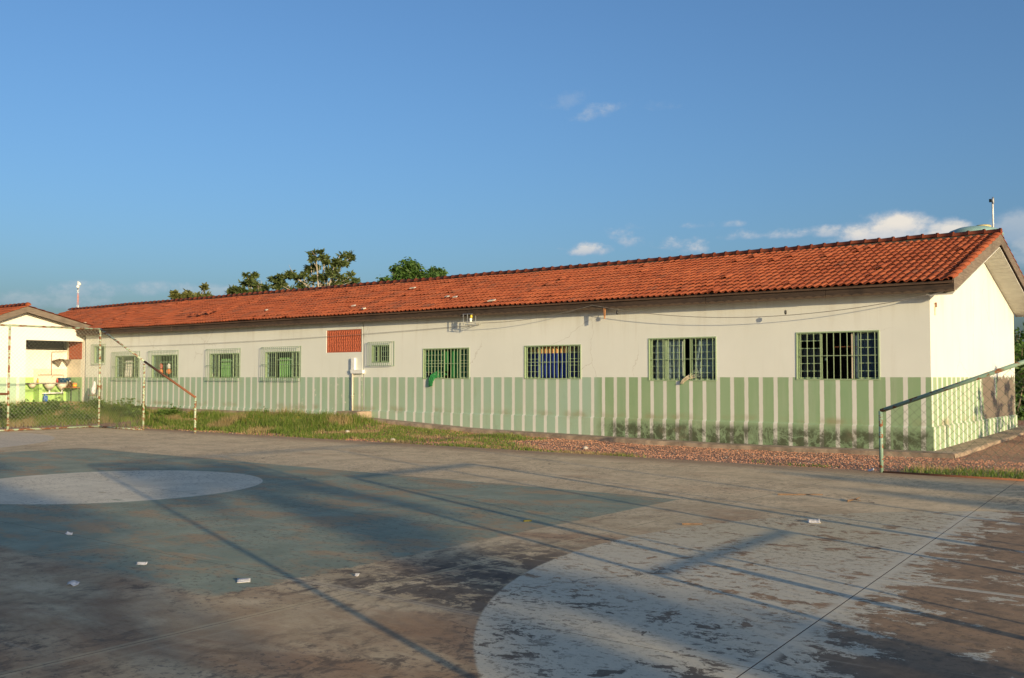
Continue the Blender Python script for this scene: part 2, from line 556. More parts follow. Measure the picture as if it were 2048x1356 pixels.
    hb = h.m('ADD', h.m('MULTIPLY', n4, .35), h.m('MULTIPLY', h.noise(p, 220, 3), .25))
    hb = h.m('ADD', hb, h.m('MULTIPLY', n3, .5))
    h.put(b.inputs['Normal'], h.bump(hb, .35, .006))
    return m


def ground_mat():
    m, h, b = material('red_earth_and_gravel')
    p = h.geo()
    x, y, z = h.xyz(p)
    v = h.vor(p, 26, 'F1', 'Color')
    vd = h.vor(p, 26, 'F1', 'Distance')
    n1 = h.noise(p, .8, 6, .6)
    n2 = h.noise(p, 6, 7, .65)
    vr = h.xyz(v)
    grav = h.mix(vr[0], (.42, .18, .095), (.60, .315, .18))
    grav = h.mix(h.step(vr[1], .86, .97), grav, (.55, .46, .38))
    grav = h.mix(h.step(vd, .35, .6), grav, (.16, .085, .06))
    soil = h.mix(n2, (.20, .115, .075), (.33, .20, .13))
    col = h.mix(h.step(n1, .38, .62), grav, soil)
    far = h.step(h.vm('LENGTH', h.comb(x, y, 0.)), 45, 90)
    col = h.mix(far, col, h.mix(n1, (.12, .12, .05), (.22, .16, .09)))
    h.put(b.inputs['Base Color'], col)
    b.inputs['Roughness'].default_value = .95
    h.put(b.inputs['Normal'], h.bump(h.m('SUBTRACT', 1.0, vd), .6, .02))
    return m


def tile_mat():
    m, h, b = material('clay_tile')
    p = h.geo()
    x, y, z = h.xyz(p)
    rnd = h.m('FRACT', h.m('ADD', h.m('MULTIPLY', h.geo('Random Per Island'), 1.0), h.m('MULTIPLY', h.objrand(), 7.31)))
    n1 = h.noise(p, 1.1, 6, .6)
    n2 = h.noise(p, 14, 6, .65)
    col = h.mix(rnd, (.255, .062, .028), (.385, .105, .044))
    col = h.mix(h.m('MULTIPLY', h.step(n2, .45, .75), .4), col, (.22, .062, .034))
    old = h.step(x, -3, -22, .2, 1.0)
    dark = h.m('MULTIPLY', h.step(h.m('ADD', n1, h.m('MULTIPLY', h.m('SUBTRACT', rnd, .5), .22)), .50, .66), old)
    col = h.mix(h.m('MULTIPLY', dark, .5), col, (.13, .055, .04))
    blk = h.m('MULTIPLY', h.step(h.noise(h.mapv(p, (1, 1, 1), (4, 4, 4)), 2.6, 8, .7), .64, .72), .8)
    col = h.mix(blk, col, (.06, .04, .035))
    col = h.mix(h.m('MULTIPLY', h.step(rnd, .975, .99), .6), col, (.13, .06, .045))
    mo = h.m('MULTIPLY', h.step(h.noise(h.mapv(p, (2.2, .7, 1), (1, 7, 2)), 1.3, 8, .7), .52, .66), h.step(x, 2, -20, .25, .6))
    col = h.mix(mo, col, (.10, .048, .034))
    h.put(b.inputs['Base Color'], col)
    b.inputs['Specular IOR Level'].default_value = .2
    b.inputs['Roughness'].default_value = .85
    h.put(b.inputs['Normal'], h.bump(n2, .2, .006))
    return m


def wood_mat(name, c1, c2, scallop=False):
    m, h, b = material(name)
    p = h.geo()
    x, y, z = h.xyz(p)
    n = h.noise(h.mapv(p, (1.2, 1.2, 26)), 2.2, 7, .65)
    n2 = h.noise(p, 1.4, 6, .6)
    col = h.mix(h.step(n, .32, .7), c1, c2)
    col = h.mix(h.m('MULTIPLY', h.objrand(), .35), col, (.075, .045, .03))
    col = h.mix(h.m('MULTIPLY', h.step(n2, .5, .7), .55), col, tuple(v * .55 for v in c1))
    if scallop:      # row of pale scallops along the lower edge
        t = h.m('FRACT', h.m('DIVIDE', h.m('ADD', x, h.m('MULTIPLY', n2, .06)), .215))
        cur = h.m('MULTIPLY', h.m('POWER', h.m('SINE', h.m('MULTIPLY', t, PI)), .6), .048)
        mk = h.step(h.m('SUBTRACT', h.m('SUBTRACT', z, 3.394), cur), .008, -.004)
        col = h.mix(h.m('MULTIPLY', mk, .4), col, (.17, .115, .065))
    h.put(b.inputs['Base Color'], col)
    b.inputs['Roughness'].default_value = .85
    h.put(b.inputs['Normal'], h.bump(n, .3, .01))
    return m


def rusty_paint(name, paint, amount=.5, scale=5.):
    m, h, b = material(name)
    p = h.geo()
    n = h.noise(h.mapv(p, (1, 1, 2.2)), scale, 6, .65)
    n2 = h.noise(p, 30, 5, .6)
    rustc = h.mix(n2, (.13, .045, .022), (.32, .13, .055))
    f = h.step(h.m('ADD', n, h.m('MULTIPLY', h.m('SUBTRACT', n2, .5), .2)), 1 - amount - .02, 1 - amount + .03)
    pc = h.mix(n2, tuple(v * .85 for v in paint), paint)
    h.put(b.inputs['Base Color'], h.mix(f, pc, rustc))
    h.put(b.inputs['Roughness'], h.step(f, 0., 1., .5, .9))
    return m


def leaf_mat(name, c1, c2, trans=.25):
    m, h, b = material(name)
    rnd = h.geo('Random Per Island')
    p = h.geo()
    n = h.noise(p, 1.2, 4, .6)
    f = h.m('ADD', h.m('MULTIPLY', rnd, .6), h.m('MULTIPLY', n, .4))
    col = h.mix(f, c1, c2)
    h.put(b.inputs['Base Color'], col)
    b.inputs['Roughness'].default_value = .55
    b.inputs['Specular IOR Level'].default_value = .3
    tr = h.new('ShaderNodeBsdfTranslucent')
    h.put(tr.inputs[0], h.mix(f, tuple(v * 1.3 for v in c1), tuple(v * 1.3 for v in c2)))
    mx = h.new('ShaderNodeMixShader')
    mx.inputs[0].default_value = trans
    h.l.new(b.outputs[0], mx.inputs[1])
    h.l.new(tr.outputs[0], mx.inputs[2])
    h.l.new(mx.outputs[0], h.n['Material Output'].inputs[0])
    return m


def glass_mat():
    m, h, b = material('dusty_window_glass')
    p = h.geo()
    n = h.noise(p, 3, 6, .6)
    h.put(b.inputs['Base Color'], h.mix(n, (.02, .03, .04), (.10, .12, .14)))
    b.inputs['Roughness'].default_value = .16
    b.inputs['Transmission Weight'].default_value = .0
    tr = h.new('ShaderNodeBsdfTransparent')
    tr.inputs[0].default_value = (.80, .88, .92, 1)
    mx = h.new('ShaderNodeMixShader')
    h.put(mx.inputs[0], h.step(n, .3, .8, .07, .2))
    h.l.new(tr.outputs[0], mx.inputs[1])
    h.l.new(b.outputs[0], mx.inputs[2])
    h.l.new(mx.outputs[0], h.n['Material Output'].inputs[0])
    return m


def cloth_mat(name, col, split=None, col2=None, trans=.2):
    m, h, b = material(name)
    p = h.geo()
    n = h.noise(p, 40, 4, .6)
    c = h.mix(n, tuple(v * .8 for v in col), col)
    if split is not None:
        z = h.xyz(p)[2]
        c = h.mix(h.m('GREATER_THAN', z, split), c, h.mix(n, tuple(v * .8 for v in col2), col2))
    h.put(b.inputs['Base Color'], c)
    b.inputs['Roughness'].default_value = .9
    b.inputs['Specular IOR Level'].default_value = .1
    return m


M = dict(
    wall=wall_paint(), court=court_mat(), ground=ground_mat(), tile=tile_mat(),
    fascia=wood_mat('weathered_fascia_wood', (.026, .017, .012), (.085, .054, .034), True),
    barge=wood_mat('grey_barge_wood', (.135, .105, .078), (.25, .20, .15)),
    soffit_wood=wood_mat('soffit_boards', (.08, .042, .023), (.16, .09, .048)),
    white=simple('white_plastic', (.80, .79, .74), .45, 0, .06),
    soffit=simple('white_soffit_board', (.62, .60, .54), .6, 0, .08, 3),
    cement=simple('apron_cement', (.30, .225, .16), .95, 0, .35, 3.5, .3),
    darkcem=simple('joint_dirt', (.07, .06, .05), .95, 0, .3),
    wgreen=rusty_paint('green_window_paint', (.35, .46, .265), .30, 4.),
    guard=rusty_paint('pale_green_guard_paint', (.25, .345, .225), .30, 6.),
    fencel=rusty_paint('flaking_pale_green_pipe', (.43, .53, .36), .49, 5.),
    fencer=rusty_paint('flaking_green_pipe', (.24, .36, .27), .46, 6.),
    rust=rusty_paint('rusty_pipe', (.22, .18, .13), .72, 5.),
    wire=simple('zinc_wire', (.36, .37, .28), .6, .3, .3, 20),
    wired=simple('dull_green_wire', (.16, .20, .13), .6, .3, .3, 20),
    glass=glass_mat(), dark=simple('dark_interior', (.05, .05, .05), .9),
    brick=simple('terracotta_vent', (.42, .105, .05), .8, 0, .25, 20),
    cable=simple('grey_cable', (.22, .20, .17), .6),
    pvc=simple('cream_pipe', (.68, .58, .44), .5, 0, .1),
    metal=simple('galvanised_metal', (.55, .55, .52), .35, .8, .15, 12),
    bark=simple('bark', (.20, .15, .105), .9, 0, .35, 9, .4),
    palebark=simple('pale_bark', (.36, .31, .24), .9, 0, .3, 9, .3),
    leaf_dark=leaf_mat('olive_leaves', (.045, .075, .02), (.135, .165, .05)),
    leaf_mango=leaf_mat('mango_leaves', (.035, .085, .016), (.10, .18, .035)),
    leaf_small=leaf_mat('yellow_green_leaves', (.08, .10, .025), (.19, .19, .06)),
    grass=leaf_mat('grass_blades', (.075, .15, .02), (.26, .33, .065), .4),
    grassdry=leaf_mat('dry_grass', (.27, .21, .09), (.46, .36, .17), .3),
    weed=leaf_mat('broad_weed_leaves', (.075, .15, .028), (.19, .27, .06), .35),
    weedy=leaf_mat('yellowing_leaves', (.28, .24, .04), (.42, .34, .07), .3),
    stone=simple('gravel_stone', (.52, .25, .145), .9, 0, .45, 30),
    stonep=simple('pale_stone', (.48, .43, .36), .9, 0, .2, 30),
    paper=simple('paper', (.62, .60, .58), .85, 0, .22, 28),
    paperb=simple('printed_blue', (.10, .14, .28), .7),
    stick=simple('dry_stick', (.22, .13, .07), .9, 0, .3, 30),
    limegreen=simple('lime_green_wall', (.42, .64, .20), .7, 0, .12, 3),
    beige=simple('beige_wall_tiles', (.74, .64, .50), .35, 0, .08, 4),
    cream=simple('cream_wall', (.84, .79, .68), .75, 0, .05, 2),
    stoneware=simple('grey_counter_stone', (.24, .21, .18), .5, 0, .3, 14),
    sinkc=simple('stained_sink_cement', (.66, .58, .46), .5, 0, .12, 6),
    blue=simple('blue_plastic', (.02, .09, .19), .35, 0, .1),
    blue2=simple('bright_blue_plastic', (.03, .12, .42), .35, 0, .1),
    alu=simple('aluminium', (.72, .70, .66), .25, 1., .1, 10),
    orange=simple('orange_plastic', (.70, .20, .05), .4, 0, .1),
    yellow=simple('yellow_plastic', (.72, .50, .03), .4, 0, .1),
    redp=simple('red_plastic', (.55, .07, .06), .4, 0, .1),
    wood=simple('school_chair_wood', (.36, .17, .07), .5, 0, .2, 10),
    steel=simple('dark_steel', (.06, .08, .06), .5, .4),
    tank=simple('green_fibreglass', (.25, .40, .36), .45, 0, .15, 3),
    tanky=simple('yellowed_lid', (.55, .45, .18), .5, 0, .1, 3),
    bag=simple('grey_white_bag', (.55, .54, .55), .7, 0, .35, 14),
    black=simple('black_plastic', (.02, .02, .02), .4),
    masonry=simple('grey_masonry', (.42, .40, .36), .9, 0, .2, 3),
    mastred=simple('mast_red', (.52, .22, .18), .6),
    mastwhite=simple('mast_white', (.72, .70, .66), .6),
    cur_white=cloth_mat('grey_white_curtain', (.72, .68, .60)),
    cur_cream=cloth_mat('cream_curtain_end', (.46, .40, .29)),
    cur_green=cloth_mat('green_curtain', (.035, .22, .07)),
    cur_pale=cloth_mat('pale_green_curtain', (.20, .42, .14)),
    cur_blue=cloth_mat('blue_and_orange_curtain', (.025, .05, .25), 2.28, (.72, .40, .16)),
    cur_dark=cloth_mat('slate_curtain', (.12, .15, .20)),
)

# ------------------------------------------------------------------ terrain
APRON = [(3, .07), (0, .07), (-4.6, .04), (-12.3, .15), (-16.4, .33), (-17.8, .40), (-23, .42), (-26, .43), (-34, .50), (-50, .55)]
def apron_top(x):
    return lerp_table(APRON, x)
def smooth(t):
    t = max(0., min(1., t))
    return t * t * (3 - 2 * t)
CX0, CX1, CY0, CY1 = -24.75, 6.75, -22.45, -4.42       # court slab
def ground_z(x, y):
    A = apron_top(x) - (.10 if x > -16.5 else .10 + .12 * smooth((-16.5 - x) / 1.5))
    if y > 0 and x > -2:
        A = -.03 + .026 * min(y, 12)
    t = smooth((y - CY1 - .1) / 3.9)
    hz = -.035 + (A + .035) * t
    if x < CX0:
        t2 = smooth((CX0 - x) / 8.5)
        hz = max(hz, -.035 + .47 * t2)
    if CX0 + .1 < x < CX1 - .1 and CY0 + .1 < y < CY1 - .05:
        hz = -.13
    d = math.hypot(x + 10, y + 5)
    if d < 60 and not (CX0 - .5 < x < CX1 + .5 and CY0 - .5 < y < CY1 + .12):
        hz += .035 * noise.noise(Vector((x * .9, y * .9, 0))) * smooth((y - CY1) / 1.2 if x > CX0 else 1)
    return hz
def axis(segs):
    out = []
    for a, b, st in segs:
        n = max(1, round((b - a) / st))
        out += [a + (b - a) * k / n for k in range(n)]
    out.append(segs[-1][1])
    return out
gx = axis([(-1500, -300, 300), (-300, -60, 40), (-60, -38, 2), (-38, -24.9, .45), (-24.9, -24.6, .1), (-24.6, 6.6, .4), (6.6, 6.9, .1), (6.9, 16, .8), (16, 60, 6), (60, 300, 40), (300, 1500, 300)])
gy = axis([(-1500, -300, 300), (-300, -40, 40), (-40, -22.6, 3), (-22.6, -22.3, .1), (-22.3, -4.6, 2.5), (-4.6, -4.3, .1), (-4.3, .2, .22), (.2, 14, .9), (14, 40, 4), (40, 300, 40), (300, 1500, 300)])
mb = MB()
for yy in gy:
    for xx in gx:
        mb.v.append((xx, yy, ground_z(xx, yy)))
nx_ = len(gx)
for j in range(len(gy) - 1):
    for i in range(nx_ - 1):
        mb.f.append((j * nx_ + i, j * nx_ + i + 1, (j + 1) * nx_ + i + 1, (j + 1) * nx_ + i))
g = mb.build('ground', M['ground'], smooth=True)
tag(g, 'reddish earth and gravel ground around the school court', kind='structure')

# sports court: concrete slabs with open joints on a dark bed
court = empty('sports_court', (-9, -13.4, 0), 'worn concrete sports court painted teal and white')
tag(court, kind='structure')
MB().box(CX0 + .02, CX1 - .02, CY0 + .02, CY1 - .02, -.12, -.005).build('slab_bed', M['cement'], court)
xs = [CX0, -22.6, -19.4, -16.2, -13.0, -9.75, -6.55, -3.32, .13, 3.0, CX1]
ys = [CY0, -19.35, -16.45, -13.55, -10.45, -7.45, CY1]
def seam_x(x, y):                      # the joint at x = 3 runs slightly askew, as in the photograph
    return 2.15 - .07 * y if x == 3.0 else x
for i in range(len(xs) - 1):
    for j in range(len(ys) - 1):
        x0, x1, y0, y1 = xs[i], xs[i + 1], ys[j], ys[j + 1]
        gp = .0035 if x1 != 3.0 and x0 != 3.0 else .0042
        a = [(seam_x(x0, y0) + gp, y0 + .003), (seam_x(x1, y0) - gp, y0 + .003), (seam_x(x1, y1) - gp, y1 - .003), (seam_x(x0, y1) + gp, y1 - .003)]
        dzz = 0.
        s_ = MB()
        s_.prism([(px, py, -.06) for px, py in a], (0, 0, .06 + dzz))
        bm = bmesh.new()
        me = s_.mesh('concrete_slab', M['court'])
        me.materials.append(M['darkcem'])
        for pl in me.polygons:
            pl.material_index = 0 if abs(pl.normal.z) > .5 else 1
        bm.from_mesh(me)
        bmesh.ops.recalc_face_normals(bm, faces=bm.faces)
        bm.to_mesh(me)
        bm.free()
        o = bpy.data.objects.new('concrete_slab', me)
        COL.objects.link(o)
        o.parent = court
        o.matrix_parent_inverse = Matrix.Translation(-Vector(court.location))

# concrete apron round the school
ap = MB()
xsA = axis([(-34, .55, .6)])
for k in range(len(xsA) - 1):
    a, b_ = xsA[k], xsA[k + 1]
    wd = lambda x: -(.50 + .05 * noise.noise(Vector((x * 1.3, 0, 0)))) if x > -17.2 else -(.34 + .05 * noise.noise(Vector((x * 1.3, 0, 0))))
    za, zb = apron_top(a), apron_top(b_)
    i0 = len(ap.v)
    for xx, zz in ((a, za), (b_, zb)):
        ap.v += [(xx, wd(xx) - .015, zz - .16), (xx, wd(xx), zz - .012), (xx, wd(xx) + .03, zz), (xx, .10, zz)]
    for q in range(3):
        ap.f.append((i0 + q, i0 + 4 + q, i0 + 5 + q, i0 + 1 + q))
for k in range(16):
    y0, y1 = -.5 + k * .6, -.5 + (k + 1) * .6
    z0, z1 = .07 + max(0, y0) * .019, .07 + max(0, y1) * .019
    wx = lambda y: .58 + .07 * noise.noise(Vector((0, y * 1.3, 3)))
    i0 = len(ap.v)
    for yy, zz in ((y0, z0), (y1, z1)):
        ap.v += [(-.05, yy, zz + .002), (wx(yy) - .03, yy, zz + .002), (wx(yy), yy, zz - .012), (wx(yy) + .02, yy, zz - .2)]
    for q in range(3):
        ap.f.append((i0 + q, i0 + q + 1, i0 + 5 + q, i0 + 4 + q))
o = ap.build('concrete_apron', M['cement'])
tag(o, 'narrow cement apron along the foot of the school wall', kind='structure')

# ------------------------------------------------------------------ the school
WX0, W, ZW = -43.5, 8.5666, 3.43
school = empty('school_building', (-17, 0, 0), 'long white single storey school with green striped dado and red tiled roof', 'building')
SLOPE = (5.095 - 3.613) / (W / 2 + .353)

def wall_holes(u0, u1, z0, z1, holes, thick, place):
    """wall slab with rectangular openings; place(u, depth, z) -> point"""
    us = sorted({u0, u1, *[q for h_ in holes for q in h_[:2]]})
    zs = sorted({z0, z1, *[q for h_ in holes for q in h_[2:]]})
    b = MB()
    solid = {}
    for i in range(len(us) - 1):
        for j in range(len(zs) - 1):
            cu, cz = (us[i] + us[i + 1]) / 2, (zs[j] + zs[j + 1]) / 2
            solid[i, j] = not any(h_[0] < cu < h_[1] and h_[2] < cz < h_[3] for h_ in holes)
    for (i, j), s_ in solid.items():
        if not s_:
            continue
        a, c, lo, hi = us[i], us[i + 1], zs[j], zs[j + 1]
        b.quad(place(a, 0, lo), place(c, 0, lo), place(c, 0, hi), place(a, 0, hi))
        b.quad(place(c, thick, lo), place(a, thick, lo), place(a, thick, hi), place(c, thick, hi))
        for di, dj, e in ((-1, 0, ((a, lo), (a, hi))), (1, 0, ((c, hi), (c, lo))), (0, -1, ((c, lo), (a, lo))), (0, 1, ((a, hi), (c, hi)))):
            if not solid.get((i + di, j + dj), False):
                (ua, za), (ub, zb) = e
                b.quad(place(ua, 0, za), place(ub, 0, zb), place(ub, thick, zb), place(ua, thick, za))
    return b

WIN = [(-2.93, -1.05, 1.56, 2.65), (-6.80, -4.92, 1.53, 2.61), (-10.76, -8.86, 1.57, 2.50), (-14.62, -12.77, 1.57, 2.49)]
WIN2 = [(-16.84, -16.05, 2.08, 2.64)]
WIN3 = [(-22.18, -20.33, 1.59, 2.51), (-25.44, -23.66, 1.59, 2.50), (-29.28, -27.53, 1.59, 2.50), (-31.97, -30.21, 1.59, 2.50), (-33.64, -32.84, 2.22, 2.94)]
VENT = (-18.99, -17.31, 2.43, 3.17)
pf = lambda u, d, z: (u, d, z)
wall_holes(-17.215, 0, -.3, ZW + .02, WIN + WIN2, .16, pf).build('facade_wall', M['wall'], school)
wall_holes(-34.35, -17.26, -.3, ZW + .02, WIN3 + [VENT], .16, pf).build('facade_wall', M['wall'], school)
MB().box(-17.275, -17.20, .07, .12, -.2, ZW).build('expansion_joint', M['black'], school)
# gable wall (right end), pentagon
zt = lambda y: ZW + min(y, W - y) * SLOPE
gw = MB()
gw.prism([(0, .16, -.3), (0, W, -.3), (0, W, ZW), (0, W / 2, zt(W / 2)), (0, .16, zt(.16))], (-.16, 0, 0))
gw.build('gable_wall', M['wall'], school)
gw = MB()
gw.prism([(WX0, .16, -.3), (WX0, W, -.3), (WX0, W, ZW), (WX0, W / 2, zt(W / 2)), (WX0, .16, zt(.16))], (.16, 0, 0))
gw.build('gable_wall', M['wall'], school)
MB().box(WX0 + .16, -.16, W - .16, W - .001, -.3, ZW).build('rear_wall', M['wall'], school)
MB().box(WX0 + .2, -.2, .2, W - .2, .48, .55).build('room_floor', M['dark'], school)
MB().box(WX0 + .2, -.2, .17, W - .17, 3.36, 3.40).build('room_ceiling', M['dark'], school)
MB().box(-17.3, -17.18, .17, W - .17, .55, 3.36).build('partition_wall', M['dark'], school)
# plinth: proud of the wall by 4 cm, rounded upper edge
def plinth(x0, x1, zt_, d):
    b = MB()
    b.prism([(x0, -d, -.3), (x0, -d, zt_ - .025), (x0, -d * .4, zt_), (x0, .02, zt_), (x0, .02, -.3)], (x1 - x0, 0, 0))
    return b
plinth(-17.205, .04, .576, .04).build('plinth', M['wall'], school)
plinth(-33.9, -17.27, .53, .03).build('plinth', M['wall'], school)
b = MB()
b.prism([(.04, -.038, -.3), (.04, -.038, .551), (.016, -.038, .576), (-.02, -.038, .576), (-.02, -.038, -.3)], (0, W + .076, 0))
b.build('plinth', M['wall'], school)

# ---- roof: clay tiles
roof = MB()
OE, OG = .333, .5615
ZE = 3.663
pitch_v = Vector((0, 1, SLOPE)).normalized()          # up the near slope
nrm = Vector((0, -SLOPE, 1)).normalized()
# decking below the tiles
def slopept(x, s, up, far=False):
    """s: distance up the slope from the eave, up: height above the deck"""
    p_ = Vector((x, -OE - .02, ZE - .05)) + pitch_v * s + nrm * up
    if far:
        p_.y = W - p_.y
    return p_
LEN = math.hypot(W / 2 + OE + .02, SLOPE * (W / 2 + OE + .02))
dk = MB()
for far in (False, True):
    a, b_, c, d_ = slopept(WX0 - .4, 0, -.02, far), slopept(OG - .02, 0, -.02, far), slopept(OG - .02, LEN, -.02, far), slopept(WX0 - .4, LEN, -.02, far)
    pts = [a, b_, c, d_]
    dk.prism(pts if not far else pts[::-1], (0, 0, -.03))
roof_o = dk.build('roof', M['soffit_wood'], school)
TW, ROWS = .1755, 13
EXPO = (LEN + .02) / ROWS
PROF = [(0, .012), (.024, .0), (.060, .0), (.078, .017), (.100, .033), (.130, .040), (.158, .033), (.176, .015), (.184, .003)]
def tile_mesh(seed):
    """one clay tile, origin at the lower left corner of its nose; x across, y up the slope, z normal"""
    rr = random.Random(seed)
    b = MB()
    L = EXPO + .06
    n = len(PROF)
    tw = rr.uniform(-.004, .004)
    for yy, lift in ((0., .030), (L, .004)):
        for u_, h_ in PROF:
            b.v.append((u_ + tw * (yy / L), yy, h_ * (1 if yy == 0 else .92) + lift))
    for u_, h_ in PROF:
        b.v.append((u_, 0.004, h_ + .030 - .016))
    for k in range(n - 1):
        b.f.append((k, k + 1, n + k + 1, n + k))
        b.f.append((2 * n + k, 2 * n + k + 1, k + 1, k))
    for yy in (L,):
        for u_, h_ in PROF:
            b.v.append((u_, yy, h_ * .92 + .004 - .012))
    for k in range(n - 1):
        b.f.append((3 * n + k, 3 * n + k + 1, 2 * n + k + 1, 2 * n + k))
    return b
tmesh = [tile_mesh(s).mesh('roof_tile', M['tile'], True) for s in range(4)]
for me in tmesh:                                        # keep the nose lip crisp
    n = len(PROF)
    for pl in me.polygons:
        vs = list(pl.vertices)
        if min(vs) < n and max(vs) >= 2 * n:
            pl.use_smooth = False
rot_near = Matrix((Vector((1, 0, 0)), pitch_v, nrm)).transposed().to_4x4()
XR = OG - .10
COLS = int((XR - (WX0 - .4)) / TW)
NEAR = 22
rng = random.Random(3)
stuff = MB()
src = [[tuple(v.co) for v in me.vertices] for me in tmesh]
srcf = [[tuple(pl.vertices) for pl in me.polygons] for me in tmesh]
def wav(x, s):        # old roof sags and undulates a little
    return .022 * noise.noise(Vector((x * .35, s * .5, 1.7))) + (.02 * noise.noise(Vector((x * 1.1, s * 1.5, 5)))) * smooth((-x - 6) / 12)
for r_ in range(ROWS):
    for c_ in range(COLS):
        x = XR - (c_ + 1) * TW
        s_ = r_ * EXPO + rng.uniform(-.008, .008) - (.02 if rng.random() < .03 else 0)
        a = rng.gauss(0, .016 + .022 * smooth((-x - 8) / 15))
        lift = wav(x, s_) + (rng.uniform(.01, .03) if rng.random() < .03 else 0)
        mat4 = Matrix.Translation(slopept(x, s_, .0 + lift)) @ rot_near @ Matrix.Rotation(a, 4, 'Z') @ Matrix.Rotation(rng.gauss(0, .008), 4, 'X')
        k = rng.randrange(4)
        if c_ < NEAR:
            o = bpy.data.objects.new('roof_tile', tmesh[k])
            COL.objects.link(o)
            o.parent = roof_o
            o.matrix_world = mat4
            o.matrix_basis = mat4
            o.matrix_parent_inverse = Matrix.Translation(-Vector(school.location)) if False else Matrix.Identity(4)
        else:
            i0 = len(stuff.v)
            stuff.v += [tuple(mat4 @ Vector(v)) for v in src[k]]
            stuff.f += [tuple(i0 + q for q in f_) for f_ in srcf[k]]
# far slope, hidden but for its verge
rot_far = Matrix((Vector((-1, 0, 0)), Vector((0, -1, SLOPE)).normalized(), Vector((0, SLOPE, 1)).normalized())).transposed().to_4x4()
for r_ in range(ROWS):
    for c_ in range(0, 40):
        x = XR - c_ * TW
        mat4 = Matrix.Translation(slopept(x, r_ * EXPO, 0, True)) @ rot_far
        i0 = len(stuff.v)
        stuff.v += [tuple(mat4 @ Vector(v)) for v in src[0]]
        stuff.f += [tuple(i0 + q for q in f_) for f_ in srcf[0]]
fs = MB()
o = stuff.build('roof_tiles', M['tile'], roof_o, True)
o['kind'] = 'stuff'
# simple sheet for the rest of the far slope (never in sight from the court side)
a, b_, c, d_ = (slopept(WX0 - .4, 0, .03, True), slopept(-6.6, 0, .03, True), slopept(-6.6, LEN, .03, True), slopept(WX0 - .4, LEN, .03, True))
MB().quad(b_, a, d_, c).build('rear_tile_field', M['tile'], roof_o)
# verge tiles along the near and far rake
vt = MB()
L = EXPO + .05
n = 9
for yy, lift in ((0., .045), (L, .006)):
    for q in range(n):
        an = PI * (1 - q / (n - 1))
        vt.v.append((math.cos(an) * .075, yy, math.sin(an) * .050 + lift - (.02 if q == n - 1 else 0)))
for q in range(n):
    an = PI * (1 - q / (n - 1))
    vt.v.append((math.cos(an) * .062, .004, math.sin(an) * .036 + .030 - (.02 if q == n - 1 else 0)))
for k in range(n - 1):
    vt.f.append((k, k + 1, n + k + 1, n + k))
    vt.f.append((2 * n + k, 2 * n + k + 1, k + 1, k))
vme = vt.mesh('verge_tile', M['tile'], True)
for far in (False, True):
    for r_ in range(ROWS):
        mat4 = Matrix.Translation(slopept(XR + .03, r_ * EXPO, .012, far)) @ (rot_far if far else rot_near)
        if far:
            mat4 = mat4 @ Matrix.Scale(-1, 4, Vector((1, 0, 0)))
        o = bpy.data.objects.new('verge_tile', vme)
        COL.objects.link(o)
        o.parent = roof_o
        o.matrix_basis = mat4
# ridge tiles: half round caps, collar at the near end, bedded in mortar
RL = .362
def ridge_mesh():
    b = MB()
    n = 9
    rings = [(0., .118), (.045, .122), (.06, .105), (RL + .03, .092)]
    for xx, rr in rings:
        for q in range(n):
            an = PI * q / (n - 1)
            b.v.append((-xx, math.cos(an) * rr * 1.12, math.sin(an) * rr))
    for k in range(len(rings) - 1):
        for q in range(n - 1):
            i = k * n + q
            b.f.append((i, i + 1, i + n + 1, i + n))
    b.f.append(tuple(q for q in range(n)))
    return b
rme = ridge_mesh().mesh('ridge_tile', M['tile'], True)
ZR = ZE - .05 + SLOPE * (W / 2 + OE + .02)
MB().box(WX0 - .35, OG - .06, W / 2 - .085, W / 2 + .085, ZR - .04, ZR + .045).build('ridge_mortar', M['darkcem'], roof_o)
k = 0
x = OG + .01
while x > WX0 - .4:
    zz = ZR + .048 + .02 * noise.noise(Vector((x * .3, 0, 9))) + rng.uniform(-.006, .006)
    o = bpy.data.objects.new('ridge_tile', rme)
    COL.objects.link(o)
    o.parent = roof_o
    o.matrix_basis = Matrix.Translation((x, W / 2 + rng.uniform(-.008, .008), zz)) @ Matrix.Rotation(rng.gauss(0, .015), 4, 'Z') @ Matrix.Rotation(rng.gauss(0, .012), 4, 'Y')
    x -= RL
    k += 1
# fascia boards along the eave
cuts = [OG + .0, -2.12, -5.05, -7.92, -12.6, -17.28, -22.4, -27.5, -33.0, WX0 - .4]
for a, b_ in zip(cuts, cuts[1:]):
    dyy = rng.uniform(-.006, .006)
    MB().box(b_ + .006, a - .004, -.302 + dyy, -.274 + dyy, 3.387 + rng.uniform(-.004, .004), 3.625).build('fascia_board', M['fascia'], school)
# soffit boards under the eave
for a, b_ in zip(cuts, cuts[1:]):
    m_ = M['soffit_wood'] if a < -7 else M['soffit']
    MB().prism([(b_ + .003, -.274, 3.40), (b_ + .003, 0, 3.425), (b_ + .003, 0, 3.44), (b_ + .003, -.274, 3.418)], (a - b_ - .006 - (.03 if a == OG else 0), 0, 0)).build('soffit_board', m_, school)
